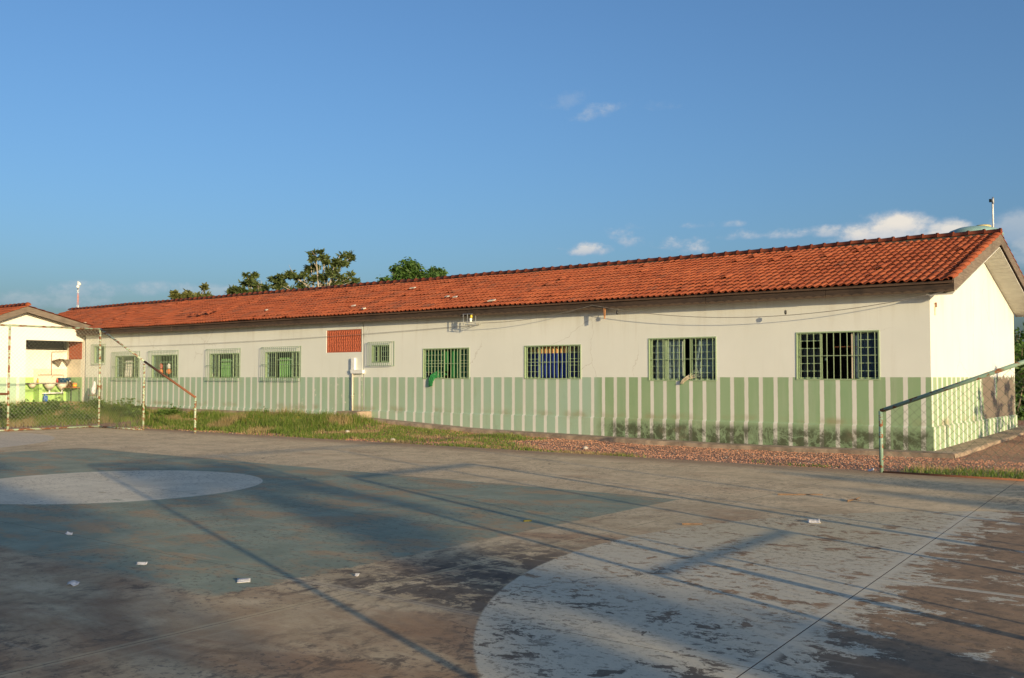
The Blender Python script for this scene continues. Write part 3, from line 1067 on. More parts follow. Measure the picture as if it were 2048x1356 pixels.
# barge boards and white soffit of the gable
def barge(x0, x1, top, bot, mat_, name):
    for far in (False, True):
        y0 = -.274 if not far else W + .302
        pts = []
        ym = W / 2
        f = lambda y: (y if not far else W - y)
        ya = -.3
        zc = lambda yy: ZE - .06 + (yy + OE) * SLOPE
        poly = [(x0, f(ya), zc(ya) + top), (x0, f(ym - (.003)), zc(ym) + top), (x0, f(ym - .003), zc(ym) + bot), (x0, f(ya), zc(ya) + bot)]
        b = MB().prism(poly, (x1 - x0, 0, 0))
        b.build(name, mat_, school)
barge(OG - .035, OG - .002, .035, -.225, M['barge'], 'barge_board')
barge(WX0 - .39, WX0 - .36, .035, -.225, M['barge'], 'barge_board')
NS = 22
for far in (False, True):
    f = lambda y: (y if not far else W - y)
    for k in range(NS):
        y0, y1 = -.27 + (W / 2 + .265) * k / NS, -.27 + (W / 2 + .265) * (k + 1) / NS - .012
        zc = lambda yy: zt(max(yy, 0)) - .02 + min(yy, 0) * SLOPE
        MB().prism([(.002, f(y0), zc(y0)), (.002, f(y1), zc(y1)), (.002, f(y1), zc(y1) + .02), (.002, f(y0), zc(y0) + .02)], (OG - .04, 0, 0)).build('soffit_slat', M['soffit'], school)

# ---- windows
def bars(b, x0, x1, z0, z1, y, n, t=.007, horiz=()):
    for k in range(n):
        xx = x0 + (x1 - x0) * (k + .5) / n if n > 0 else x0
        b.box(xx - t, xx + t, y - t, y + t, z0, z1)
    for zz in horiz:
        b.box(x0, x1, y - t * 1.2, y + t * .6, zz - t, zz + t)
    return b

pane_cache = {}
def pane(parent, x0, x1, z0, z1, y):
    key = (round(x1 - x0, 3), round(z1 - z0, 3))
    if key not in pane_cache:
        w_, h_ = key
        pane_cache[key] = MB().box(-w_ / 2, w_ / 2, -.002, .002, -h_ / 2, h_ / 2).mesh('pane', M['glass'])
    o = bpy.data.objects.new('pane', pane_cache[key])
    COL.objects.link(o)
    o.parent = parent
    o.matrix_basis = Matrix.Translation(((x0 + x1) / 2, y, (z0 + z1) / 2)) @ Matrix.Rotation(random.uniform(-.006, .006), 4, 'Z')
    return o

def sash(win, x0, x1, z0, z1, y, rows, cols, t=.013):
    b = MB()
    b.box(x0, x0 + 2 * t, y - t, y + t, z0, z1)
    b.box(x1 - 2 * t, x1, y - t, y + t, z0, z1)
    b.box(x0 + 2 * t, x1 - 2 * t, y - t, y + t, z1 - 2 * t, z1)
    b.box(x0 + 2 * t, x1 - 2 * t, y - t, y + t, z0, z0 + 2 * t)
    for k in range(1, rows):
        zz = z0 + (z1 - z0) * k / rows
        b.box(x0 + 2 * t, x1 - 2 * t, y - t * .9, y + t * .8, zz - .007, zz + .007)
    for k in range(1, cols):
        xx = x0 + (x1 - x0) * k / cols
        b.box(xx - .006, xx + .006, y - t * .8, y + t * .7, z0 + 2 * t, z1 - 2 * t)
    b.build('sash', M['wgreen'], win)
    for i in range(cols):
        for j in range(rows):
            if random.random() < .04:
                continue                               # a missing pane
            pane(win, x0 + (x1 - x0) * i / cols + .005, x0 + (x1 - x0) * (i + 1) / cols - .005, z0 + (z1 - z0) * j / rows + .005, z0 + (z1 - z0) * (j + 1) / rows - .005, y + .004)

def frame(x0, x1, z0, z1, y0=-.012, y1=.10, t=.03):
    b = MB()
    b.box(x0, x0 + t, y0, y1, z0, z1)
    b.box(x1 - t, x1, y0, y1, z0, z1)
    b.box(x0 + t, x1 - t, y0, y1, z1 - t, z1)
    b.box(x0 + t, x1 - t, y0, y1, z0, z0 + t * .8)
    return b.build('window', M['wgreen'], school)

for n, (x0, x1, z0, z1) in enumerate(WIN):
    win = frame(x0, x1, z0, z1)
    t = .03
    big = n < 2
    nb = 12 if big else 14
    g_ = MB()
    bars(g_, x0 + t, x1 - t, z0 + t * .8, z1 - t, .012, nb, .0065, ((z0 + z1) / 2,))
    g_.build('grille', M['wgreen'], win)
    rows = 6 if big else 5
    wl = (x1 - x0)
    if n == 0:
        sash(win, x0 + t, x0 + t + .30 * wl, z0 + .03, z1 - .03, .055, rows, 1)
        sash(win, x0 + .735 * wl, x1 - t, z0 + .03, z1 - .03, .055, rows, 1)
        MB().box(x0 + .66 * wl, x0 + .675 * wl, .075, .09, z0 + .03, z1 - .04).build('open_sash_edge', M['pvc'], win)
        MB().box(x0 + .45 * wl, x0 + .74 * wl, .085, .095, z0 + .735, z0 + .748).build('rusty_rod', M['rust'], win)
    elif n == 1:
        sash(win, x0 + t, x0 + .245 * wl, z0 + .03, z1 - .03, .055, rows, 1)
        sash(win, x0 + .25 * wl, x0 + .52 * wl, z0 + .03, z1 - .03, .075, rows, 1)
        sash(win, x0 + .63 * wl, x1 - t, z0 + .03, z1 - .03, .055, rows, 1)
    else:
        sash(win, x0 + t, x0 + (.27 if n == 2 else .45) * wl, z0 + .03, z1 - .03, .055, rows, 1)
        sash(win, x0 + .76 * wl, x1 - t, z0 + .03, z1 - .03, .055, rows, 1)
    MB().box(x0 + .35 * wl, x0 + .375 * wl, .03, .05, z0 + .44, z0 + .49).build('latch', M['wgreen'], win)

def guard(win, x0, x1, z0, z1, p, n, horiz):
    b = MB()
    t = .007
    b.box(x0 - t, x1 + t, -p - t, -p + t, z1 - t, z1 + t)
    b.box(x0 - t, x1 + t, -p - t, -p + t, z0 - t, z0 + t)
    for k in range(n + 1):
        xx = x0 + (x1 - x0) * k / n
        b.box(xx - .005, xx + .005, -p - .005, -p + .005, z0 + t, z1 - t)
    for zz in horiz:
        b.box(x0, x1, -p - .012, -p - .005, zz - .008, zz + .008)
    for xx in (x0, x1):
        for zz in (z0, z1, *horiz):
            b.box(xx - .0075, xx + .0075, -p + .006, .0, zz - .0075, zz + .0075)
    for xx in (x1,):
        b.box(xx - .004, xx + .03, -.006, -.001, z0 - .02, z1 + .02)
    b.build('guard', M['guard'], win)

for n, (x0, x1, z0, z1) in enumerate(WIN2 + WIN3):
    win = frame(x0, x1, z0, z1, -.006, .10, .028)
    wl = x1 - x0
    if n == 0:
        sash(win, x0 + .03, x0 + .3 * wl, z0 + .03, z1 - .03, .06, 3, 1)
        sash(win, x0 + .45 * wl, x1 - .03, z0 + .03, z1 - .03, .06, 3, 2)
        guard(win, -16.92, -15.87, 1.985, 2.725, .10, 12, ())
    elif n == 5:
        sash(win, x0 + .03, x1 - .03, z0 + .03, z1 - .03, .06, 3, 2)
        guard(win, x0 - .06, x1 + .05, z0 - .06, z1 + .06, .09, 8, ())
    else:
        sash(win, x0 + .03, x0 + .27 * wl, z0 + .03, z1 - .03, .06, 5, 2)
        sash(win, x0 + .75 * wl, x1 - .03, z0 + .03, z1 - .03, .06, 5, 2)
        b = MB()
        b.box(x0 + .28 * wl, x0 + .74 * wl, .05, .07, z1 - .30, z1 - .27)
        b.build('transom', M['wgreen'], win)
        guard(win, x0 - .10, x1 + .03, z0 - .09, z1 + .155, .10, 18, ((z0 + z1) / 2 + .01,))

# vent of terracotta blocks
x0, x1, z0, z1 = VENT
vb = MB()
vb.box(x0, x1, .02, .12, z0, z0 + .03)
vb.box(x0, x1, .02, .12, z1 - .03, z1)
vb.box(x0, x0 + .03, .02, .12, z0 + .03, z1 - .03)
vb.box(x1 - .03, x1, .02, .12, z0 + .03, z1 - .03)
ventp = vb.build('vent', M['brick'], school)
nc, nr = 19, 7
vs = MB()
cw, ch = (x1 - x0 - .06) / nc, (z1 - z0 - .06) / nr
for i in range(nc):
    for j in range(nr):
        cx_, cz_ = x0 + .03 + cw * (i + .5), z0 + .03 + ch * (j + .5)
        sl = .012 if j % 2 else -.012
        # slanted half round fin of one block
        pts = []
        for q in range(5):
            an = PI * q / 4
            pts.append((cx_ - cw * .30 * math.cos(an), .035 - .03 * math.sin(an)))
        i0 = len(vs.v)
        for zz, o_ in ((cz_ - ch * .47, -sl), (cz_ + ch * .47, sl)):
            for px, py in pts:
                vs.v.append((px + o_, py, zz))
        for q in range(4):
            vs.f.append((i0 + q, i0 + q + 1, i0 + 5 + q + 1, i0 + 5 + q))
        vs.box(cx_ - cw * .5, cx_ + cw * .5, .03, .1, cz_ + ch * .42, cz_ + ch * .5)
vs.build('vent_blocks', M['brick'], ventp)
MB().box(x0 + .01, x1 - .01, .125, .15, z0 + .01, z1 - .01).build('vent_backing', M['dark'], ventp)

# white pipe trunking at the expansion joint
drain = empty('drain_pipe', (-17.65, -.1, .4), 'cream drain pipe with white trunking at the joint below the red vent', 'pipe')
MB().box(-17.72, -17.56, -.085, -.002, 1.86, 2.24).build('trunking', M['white'], drain, bevel=.008)
b = MB().prism([(-17.74, -.10, 1.86), (-17.70, -.10, 1.74), (-17.17, -.10, 1.74), (-17.17, -.10, 1.855)], (0, .097, 0))
b.build('trunking', M['white'], drain)
MB().tube([(-17.66, -.06, 1.75), (-17.66, -.06, 1.0), (-17.65, -.06, .47)], .028, 10).build('pipe', M['pvc'], drain, True)
MB().tube([(-17.65, -.06, .47), (-17.67, -.10, .44), (-17.76, -.24, .435), (-17.82, -.30, .43), (-17.83, -.32, .40)], .027, 10).build('elbow', M['pvc'], drain, True)
MB().tube([(-17.66, -.06, 1.05), (-17.66, -.06, .99)], .036, 10).build('coupling', M['pvc'], drain, True)
MB().box(-17.70, -17.62, -.02, 0, 1.07, 1.09).build('clamp', M['steel'], drain)
stp = MB().box(-17.75, -16.78, -.66, -.045, .14, .55).build('concrete_step', M['cement'], None, bevel=.02)
tag(stp, 'square cement block at the wall below the drain pipe', 'step')

# service bracket, cables, lamps
rack = empty('cable_bracket', (-12.5, -.35, 2.9), 'small metal cable bracket under the eave above the green curtained window', 'bracket')
b = MB()
yb = -.35
for xx, zz0, zz1 in ((-12.71, 3.13, 3.44), (-12.55, 3.12, 3.45), (-12.39, 3.17, 3.44), (-12.24, 3.10, 3.38)):
    b.tube([(xx, yb, zz0), (xx, yb, zz1)], .011, 6)
b.build('upright', M['metal'], rack)
b = MB()
b.tube([(-12.73, yb, 3.44), (-12.36, yb, 3.435)], .011, 6)
b.tube([(-12.64, yb, 3.14), (-12.24, yb, 3.11)], .011, 6)
b.tube([(-12.62, yb, 3.20), (-12.28, yb, 3.20)], .009, 6)
b.build('crossbar', M['metal'], rack)
b = MB()
b.tube([(-12.55, yb, 3.14), (-12.75, 0, 3.10)], .009, 6)
b.tube([(-12.24, yb, 3.12), (-12.40, 0, 3.16)], .009, 6)
b.build('arm', M['metal'], rack)
MB().lathe([(.02, 0), (.045, .02), (.03, .05), (.05, .09), (.02, .12)], (-12.42, yb - .01, 3.20), 10).build('insulator', M['white'], rack, True)
MB().lathe([(.03, 0), (.035, .06), (.02, .09)], (-12.40, yb - .01, 3.32), 10).build('insulator', M['yellow'], rack, True)
def sag(p, q, s_, n=14):
    p, q = Vector(p), Vector(q)
    return [p.lerp(q, k / n) - Vector((0, 0, s_ * 4 * (k / n) * (1 - k / n))) for k in range(n + 1)]
PEG = (-8.28, -.33, 3.50)
tag(MB().tube(sag((-12.3, -.36, 3.17), PEG, .12), .0075, 5).build('cable', M['cable']), 'grey cable sagging from the bracket up to the eave peak', 'cable')
tag(MB().tube(sag(PEG, (.35, -.31, 3.385), .42, 26), .0075, 5).build('cable', M['cable']), 'grey cable sagging along the wall towards the gable corner', 'cable')
tag(MB().tube(sag((-12.3, -.05, 3.14), (-33.5, -.06, 2.9), .12, 26), .006, 5).build('cable', M['cable']), 'thin cable running left along the wall over the guarded windows', 'cable')
tag(MB().prism([(-7.96, -.315, 3.42), (-7.90, -.315, 3.42), (-7.915, -.315, 3.13), (-7.935, -.315, 3.13)], (0, .04, 0)).build('wooden_peg', M['wood']), 'short pointed wooden peg hanging from the fascia', 'peg')
def lamp(x, z, ztop, label):
    e = empty('hanging_lamp_holder', (x, -.3, z), label, 'lamp')
    MB().tube([(x, -.3, ztop), (x, -.3, z + .05)], .005, 5).build('cord', M['cable'], e)
    MB().lathe([(.012, .06), (.026, .05), (.028, .0), (.022, -.03), (.01, -.04)], (x, -.3, z), 10).build('socket', M['black'], e, True)
lamp(-7.54, 3.27, 3.40, 'black bulb socket hanging beside the wooden peg')
lamp(-3.05, 3.09, 3.17, 'black bulb socket hanging from the cable near the largest window')
hk = empty('wall_bracket', (.02, .35, 3.1), 'small rusty bracket high on the lit gable wall', 'bracket')
MB().box(.003, .02, .33, .40, 2.95, 3.18).build('plate', M['pvc'], hk)
MB().tube([(.03, .365, 3.12), (.03, .365, 3.22)], .02, 8).build('knob', M['rust'], hk)

# ---- curtains and cloths
def curtain(name, x0, x1, z0, z1, y, mat_, label, folds=6, amp=.03, lean=0., seed=0):
    rr = random.Random(seed)
    b = MB()
    nx, nz = folds * 6, 6
    ph = [rr.uniform(0, 6) for _ in range(4)]
    for j in range(nz + 1):
        v = j / nz
        for i in range(nx + 1):
            u_ = i / nx
            xx = x0 + (x1 - x0) * u_ + lean * (1 - v)
            yy = y + amp * (math.sin(u_ * folds * 2 * PI + ph[0]) + .5 * math.sin(u_ * folds * 4.4 * PI + ph[1] + v * 1.2)) * (.6 + .4 * (1 - v))
            b.v.append((xx + .01 * math.sin(7 * v + ph[2]), yy, z0 + (z1 - z0) * v))
    for j in range(nz):
        for i in range(nx):
            k = j * (nx + 1) + i
            b.f.append((k, k + 1, k + nx + 2, k + nx + 1))
    o = b.build(name, mat_, None, True)
    sm = o.modifiers.new('thickness', 'SOLIDIFY')
    sm.thickness = .004
    return tag(o, label, 'curtain', 'curtains in the school windows')
curtain('curtain', -1.72, -1.10, 1.60, 2.62, .15, M['cur_dark'], 'slate blue curtain in the right side of the largest window', 4, .02, seed=1)
curtain('curtain', -6.66, -5.90, 1.57, 2.58, .15, M['cur_white'], 'grey white curtain in the left half of the second window from the corner', 6, .032, seed=2)
curtain('curtain', -5.50, -4.95, 1.60, 2.58, .15, M['cur_white'], 'grey white curtain pulled sideways in the right half of the second window', 5, .03, -.12, seed=3)
curtain('curtain', -10.72, -9.70, 1.60, 2.47, .15, M['cur_blue'], 'blue curtain with orange top, left of the narrow gap', 8, .03, seed=4)
curtain('curtain', -9.62, -8.90, 1.60, 2.47, .15, M['cur_blue'], 'blue curtain with orange top, right of the narrow gap', 6, .03, seed=5)
curtain('curtain', -14.58, -13.70, 1.80, 2.46, .15, M['cur_green'], 'dark green curtain tucked up in the left half of its window', 6, .035, seed=6)
curtain('curtain', -13.62, -12.80, 1.60, 2.46, .15, M['cur_green'], 'dark green curtain hanging straight in the right half of its window', 6, .035, seed=7)
curtain('curtain', -21.62, -20.98, 1.62, 2.30, .15, M['cur_pale'], 'pale green curtain in the guarded window nearest the red vent', 5, .03, seed=8)
curtain('curtain', -24.95, -24.35, 1.62, 2.30, .15, M['cur_pale'], 'pale green curtain in the second guarded window from the red vent', 5, .03, seed=9)
curtain('curtain', -31.45, -30.95, 1.62, 2.30, .15, M['cur_white'], 'cream cloth in the guarded window behind the fence', 3, .03, seed=10)
# cloth ends hanging out between the bars: creased sheets between two edge lines
def drape(name, left, right, mat_, label, folds=3, amp=.018, cat='cloth'):
    b = MB()
    n, m_ = len(left) - 1, folds * 5
    for k in range(n * 4 + 1):
        t = k / 4
        i = min(int(t), n - 1)
        f = t - i
        a, c = Vector(left[i]).lerp(Vector(left[i + 1]), f), Vector(right[i]).lerp(Vector(right[i + 1]), f)
        for q in range(m_ + 1):
            u_ = q / m_
            p_ = a.lerp(c, u_)
            p_.y += amp * math.sin(u_ * folds * 2 * PI + k * .23) + amp * .8 * noise.noise(p_ * 14)
            p_.z += .012 * noise.noise(p_ * 17)
            b.v.append(tuple(p_))
    w_ = m_ + 1
    for k in range(n * 4):
        for q in range(m_):
            b.f.append((k * w_ + q, k * w_ + q + 1, (k + 1) * w_ + q + 1, (k + 1) * w_ + q))
    o = b.build(name, mat_, None, True)
    sm = o.modifiers.new('thickness', 'SOLIDIFY')
    sm.thickness = .006
    return tag(o, label, cat)
drape('cloth', [(-13.98, .10, 1.86), (-14.16, .03, 1.80), (-14.30, -.03, 1.68), (-14.33, -.06, 1.52), (-14.31, -.06, 1.34)], [(-13.72, .12, 1.70), (-13.92, .05, 1.63), (-14.12, -.03, 1.60), (-14.14, -.07, 1.50), (-14.18, -.07, 1.36)], M['cur_green'], 'green cloth hanging out of the window over the sill')
drape('cloth', [(-5.50, .11, 1.86), (-5.66, .05, 1.72), (-5.78, -.01, 1.62), (-5.85, -.04, 1.53), (-5.87, -.05, 1.46)], [(-5.40, .12, 1.62), (-5.54, .06, 1.60), (-5.68, .0, 1.57), (-5.78, -.04, 1.50), (-5.81, -.05, 1.45)], M['cur_cream'], 'cream curtain end hanging out between the window bars')
def rag(name, pts, rads, mat_, label):
    b = MB()
    b.tube([Vector(p) for p in pts], rads, 10)
    for k, v in enumerate(b.v):
        v = Vector(v)
        b.v[k] = tuple(v + Vector((noise.noise(v * 9), noise.noise(v * 9 + Vector((5, 0, 0))), noise.noise(v * 9 + Vector((0, 5, 0))))) * .035)
    o = b.build(name, mat_, None, True)
    ss = o.modifiers.new('smooth', 'SUBSURF')
    ss.levels = ss.render_levels = 1
    return tag(o, label, 'bag')
for k, (xx, c_) in enumerate(((-28.85, 'orange'), (-28.30, 'orange'))):
    e = empty('plastic_wind_ornament', (xx, .03, 1.9), ('orange and red plastic strip hanging in the left of the dark window', 'orange and white plastic ornament hanging in the middle of the dark window')[k], 'ornament')
    MB().lathe([(.02, .45), (.09, .36), (.07, .26), (.03, .22)], (xx, .13, 1.72), 8).build('upper_piece', M['white' if k else 'redp'], e, True)
    MB().lathe([(.03, .24), (.10, .18), (.11, .08), (.03, .02)], (xx, .13, 1.72), 8).build('lower_piece', M['orange'], e, True)

# debris on the roof
def on_roof(x, y, up=.09):
    s_ = (y + OE + .02) / pitch_v.y
    return slopept(x, s_, up)
for k, (xx, yy, sz, mt, lab) in enumerate([(-17.71, 2.8, .16, 'stonep', 'pale broken tile piece lying high on the roof below the mango tree'),
                                         (-11.91, .0, .17, 'stonep', 'whitish tile piece at the eave above the bracket'),
                                         (-17.19, .0, .14, 'pvc', 'cream tile piece at the eave above the expansion joint'),
                                         (-14.49, .98, .10, 'masonry', 'small grey scrap on the middle of the roof, left of a pair'),
                                         (-14.04, .84, .10, 'masonry', 'small grey scrap on the middle of the roof, right of a pair'),
                                         (-18.23, .53, .10, 'masonry', 'grey scrap low on the roof left of the joint'),
                                         (-23.1, .78, .10, 'stonep', 'pale scrap low on the roof over the guarded windows')]):
    pos = on_roof(xx, yy)
    sz *= .7
    b = MB().prism([(-sz, -.05, 0), (sz * .7, -.06, 0), (sz, .03, 0), (-sz * .6, .05, 0)], (0, 0, .03))
    o = b.build('roof_debris', M[mt])
    o.matrix_basis = Matrix.Translation(pos) @ rot_near @ Matrix.Rotation(random.uniform(-.4, .4), 4, 'Z')
    tag(o, lab, 'debris', 'scraps lying on the school roof')
for k, (xx, yy, rz, tx) in enumerate([(-26.6, .72, 1.1, .25), (-26.95, .55, .9, .1), (-27.2, .45, 1.3, .05), (-26.4, .85, .7, .12)]):
    o = bpy.data.objects.new('loose_roof_tile', tmesh[0])
    COL.objects.link(o)
    o.matrix_basis = Matrix.Translation(on_roof(xx, yy, .08 + .03 * k)) @ rot_near @ Matrix.Rotation(rz, 4, 'Z') @ Matrix.Rotation(tx, 4, 'X')
    tag(o, 'slipped clay tile lying askew in the heap near the left eave', 'roof tile', 'slipped tiles near the left eave')

# ------------------------------------------------------------------ the wing with the washing place
wing = empty('wing_building', (-36, -3, .4), 'lit gable end of the left wing with an open washing place', 'building')
XW = -34.6
WY0, WY1 = -6.6, .42
AY, AZ = -2.62, 4.32                       # inner apex of the wall
zl_ = lambda y: AZ - (AY - y) * .385 if y < AY else AZ - (y - AY) * .25
# gable wall with an opening: polygons around the hole y -2.42 .. .02, z up to 3.16
OY0, OY1, OZ = -2.42, .03, 3.155
wm = M['wall']
def wpoly(pts, d=.16):
    return MB().prism([(XW, y, z) for y, z in pts][::-1], (-d, 0, 0))
# three pieces merged in one mesh
gb = MB()
for pts in ([(WY0, -.2), (OY0, -.2), (OY0, zl_(OY0)), (AY, AZ), (WY0, zl_(WY0))],
            [(OY0, OZ), (OY1, OZ), (OY1, zl_(OY1)), (OY0, zl_(OY0))]):
    gb.prism([(XW, y, z) for y, z in pts], (-.16, 0, 0))
def wing_wall():
    m, h, b = material('wing_plaster')
    p = h.geo()
    x, y, z = h.xyz(p)
    n = h.noise(p, 1.2, 5)
    t = h.m('DIVIDE', h.m('ADD', y, 2.72), .40)
    t = h.m('MULTIPLY', h.m('ABSOLUTE', h.m('SUBTRACT', t, h.m('ROUND', t))), .40)
    st = h.step(t, .063, .055)
    white = h.mix(n, (.82, .78, .67), (.87, .83, .73))
    green = h.mix(n, (.40, .56, .38), (.46, .62, .44))
    base = h.m('MULTIPLY', h.step(z, .95, .55), h.step(h.noise(p, 2.5, 6), .35, .65))
    green = h.mix(h.m('MULTIPLY', base, .6), green, (.52, .46, .26))
    d = h.mix(st, green, h.mix(base, (.76, .72, .60), (.66, .52, .33)))
    h.put(b.inputs['Base Color'], h.mix(h.step(z, 1.624, 1.616), white, d))
    b.inputs['Roughness'].default_value = .75
    return m
M['wing'] = wing_wall()
gb.build('gable_wall', M['wing'], wing)
MB().box(XW - .30, XW + .002, OY1 + .05, WY1, -.2, zl_(WY1) + .02).build('corner_pillar', M['cream'], wing)
MB().tube([(XW + .04, WY1 + .03, .5), (XW + .04, WY1 - .0, 3.1)], .02, 8).build('downpipe', M['steel'], wing)
# alcove: back wall, side wall, floor, ceiling
XB = XW - 1.5
MB().box(XB - .7, XB - .6, OY0 - .6, OY1 + .5, 2.5, 4.0).build('dark_strip_back', M['dark'], wing)  # added dark backing, seen as a dark strip above the back wall
MB().box(XB - .6, XB, OY0 - .1, OY1 + .2, 2.80, 2.869).build('dark_strip_sill', M['dark'], wing)
MB().box(XB - .12, XB, OY0 - .6, OY1 + .5, -.1, 2.87).build('alcove_back_wall', M['cream'], wing)
MB().box(XB, XB + .012, OY0, OY1 + .3, .55, 1.62).build('lime_dado', M['limegreen'], wing)
MB().box(XB + .012, XB + .024, -1.36, OY1 + .06, 1.28, 1.99).build('wall_tiling', M['beige'], wing)
MB().box(XB, XW - .16, OY1 + .06, OY1 + .2, -.1, 4.0).build('alcove_side_wall', M['beige'], wing)
MB().box(XB, XW - .165, OY1 + .04, OY1 + .058, .55, 1.62).build('green_dado', simple('soft_green_dado', (.30, .48, .22), .7, 0, .1, 3), wing)
MB().box(XB, XW - .16, OY0 - .14, OY0 - .0, -.1, 4.0).build('alcove_side_wall', M['limegreen'], wing)
MB().box(XB, XW - .16, OY0, OY1 + .06, 3.42, 3.5).build('alcove_ceiling', M['soffit_wood'], wing)
MB().box(XB, XW + .10, OY0 + .02, OY1 + .3, .2, .57).build('alcove_floor', M['cement'], wing)
# red vent in the side wall
vb = MB()
for i in range(9):
    for j in range(6):
        vb.box(XW - .24 - i * .115 - .1, XW - .24 - i * .115, OY1 + .035, OY1 + .056, 2.44 + j * .135, 2.44 + j * .135 + .105)
vb.box(XW - 1.3, XW - .2, OY1 + .045, OY1 + .0585, 2.40, 3.26)
vb.build('red_vent_blocks', M['brick'], wing)
# wing side and rear
MB().box(XW - 14, XW - .16, WY0, WY0 + .15, -.2, zl_(WY0)).build('side_wall', M['wing'], wing)
MB().box(XW - 14, XB - .12, WY1 - .15, WY1, -.2, zl_(WY1)).build('side_wall', M['wing'], wing)
MB().box(XW - 14.1, XW - 14, WY0, WY1, -.2, zl_(WY0)).build('rear_wall', M['wing'], wing)
# barge boards, soffit, tiled roof
XBG = XW + .48
RX = .14
YR1, YL0 = .95, -7.2
zr_ = lambda y: zl_(y) + RX
for (ya, yb_) in ((AY, YR1), (YL0, AY)):
    MB().prism([(XBG - .03, ya, zr_(ya) + .04), (XBG - .03, yb_, zr_(yb_) + .04), (XBG - .03, yb_, zr_(yb_) - .20), (XBG - .03, ya, zr_(ya) - .20)], (.03, 0, 0)).build('barge_board', M['barge'], wing)
    MB().prism([(XW - 14, ya, zr_(ya) - .09), (XW - 14, yb_, zr_(yb_) - .09), (XW - 14, yb_, zr_(yb_) - .12), (XW - 14, ya, zr_(ya) - .12)], (XBG - .03 - XW + 14, 0, 0)).build('soffit', M['soffit_wood'], wing)
wr = MB()
for (ya, sgn, dn) in ((AY, 1, YR1), (AY, -1, YL0)):
    sl = .25 if sgn > 0 else .385
    up = Vector((0, -sgn, sl)).normalized()
    acr = Vector((1 if sgn < 0 else -1, 0, 0))
    nn = acr.cross(up)
    ln = abs(dn - ya) * math.sqrt(1 + sl * sl) + .06
    rows = max(2, round(ln / .37))
    ex = ln / rows
    base_ = Vector((0, dn + sgn * .05, zr_(dn) + .05 - .05 * sl))
    mrot = Matrix((acr, up, nn)).transposed().to_4x4()
    for r_ in range(rows):
        for c_ in range(44):
            xx = XBG + .04 - c_ * TW
            if sgn < 0:
                xx -= TW
            p_ = base_ + up * (r_ * ex)
            p_.x = xx
            m4 = Matrix.Translation(p_) @ mrot @ Matrix.Rotation(rng.gauss(0, .02), 4, 'Z')
            kk = rng.randrange(4)
            i0 = len(wr.v)
            wr.v += [tuple(m4 @ Vector(v)) for v in src[kk]]
            wr.f += [tuple(i0 + q for q in f_) for f_ in srcf[kk]]
o = wr.build('roof_tiles', M['tile'], wing, True)
o['kind'] = 'stuff'
for k in range(22):
    o = bpy.data.objects.new('ridge_tile', rme)
    COL.objects.link(o)
    o.parent = wing
    o.matrix_parent_inverse = Matrix.Translation(-Vector(wing.location))
    o.matrix_basis = Matrix.Translation((XBG + .06 - k * RL, AY, zr_(AY) + .085)) @ Matrix.Rotation(rng.gauss(0, .015), 4, 'Y')

# washing place furniture
ZF = .57
ctr = empty('sink_counter', (XB + .3, -.9, ZF), 'long stone counter with cement sinks in the washing place', 'counter')
CXa, CXb = XB + .03, XB + .56
MB().box(CXa, CXb, -1.78, .03, 1.335, 1.385).build('counter_top', M['stoneware'], ctr, bevel=.006)
MB().box(CXa, CXb - .05, -1.36, -1.22, ZF, 1.335).build('support_wall', M['limegreen'], ctr)
for k, yc in enumerate((-1.58, -.84, -.28)):
    b = MB()
    prof = [(.07, -.26), (.14, -.18), (.215, -.08), (.235, .0)] if k else [(.06, -.16), (.12, -.1), (.16, 0)]
    b.lathe(prof, (CXb - .20, yc, 1.334), 14)
    b.build('sink_bowl', M['sinkc'], ctr, True)
    if k:
        MB().tube([(CXb - .2, yc, 1.10), (CXb - .2, yc, .94)], .035, 8).build('drain', M['white'], ctr)
MB().tube([(CXb - .2, -1.18, .93), (CXb - .2, -.22, .95)], .032, 8).build('waste_pipe', M['white'], ctr)
wp = empty('water_pipe', (XB + .04, -.6, 1.7), 'thin brown water pipe with taps on the washing place wall', 'pipe')
xx = XB + .045
MB().tube([(xx, .04, 2.74), (xx, -.59, 2.72), (xx, -.61, 2.68), (xx, -.61, 1.72)], .014, 6).build('riser', M['rust'], wp)
MB().tube([(xx, -1.19, 1.72), (xx, -.08, 1.72)], .016, 6).build('tap_rail', M['rust'], wp)
for yy in (-1.17, -.6, -.10):
    MB().tube([(xx, yy, 1.72), (xx + .10, yy, 1.72), (xx + .11, yy, 1.66)], .016, 6).build('tap', M['pvc'], wp)
aw = empty('broken_awning', (XB + .2, -.3, 2.2), 'broken tilting shelf awning on the washing place wall', 'awning')
MB().prism([(XB + .02, -.62, 2.30), (XB + .45, -.70, 2.26), (XB + .45, -.30, 2.38), (XB + .02, -.28, 2.40)], (0, 0, .03)).build('panel', M['soffit_wood'], aw)
MB().prism([(XB + .02, -.27, 2.39), (XB + .45, -.27, 2.37), (XB + .45, .05, 2.35), (XB + .02, .05, 2.37)], (0, 0, .03)).build('panel', M['steel'], aw)
MB().prism([(XB + .42, -.68, 2.28), (XB + .42, -.33, 2.36), (XB + .34, -.42, 2.10)], (.02, 0, 0)).build('torn_piece', M['barge'], aw)
MB().prism([(XB + .42, -.25, 2.36), (XB + .42, .04, 2.34), (XB + .34, -.05, 2.12)], (.02, 0, 0)).build('torn_piece', M['barge'], aw)
tag(MB().lathe([(.02, .0), (.22, .01), (.27, .19), (.295, .20), (.28, .212), (.25, .19), (.21, .03), (.01, .025)], (CXb - .25, -.10 - .08, 1.388), 20).build('washing_basin', M['blue'], None, True), 'dark blue plastic basin standing on the sink counter', 'basin')
tb = empty('small_table', (XW - .65, -.14, ZF), 'small dark metal table beside the sinks holding the pot', 'table')
MB().box(XW - 1.02, XW - .25, -.34, .05, 1.155, 1.18).build('table_top', M['wood'], tb)
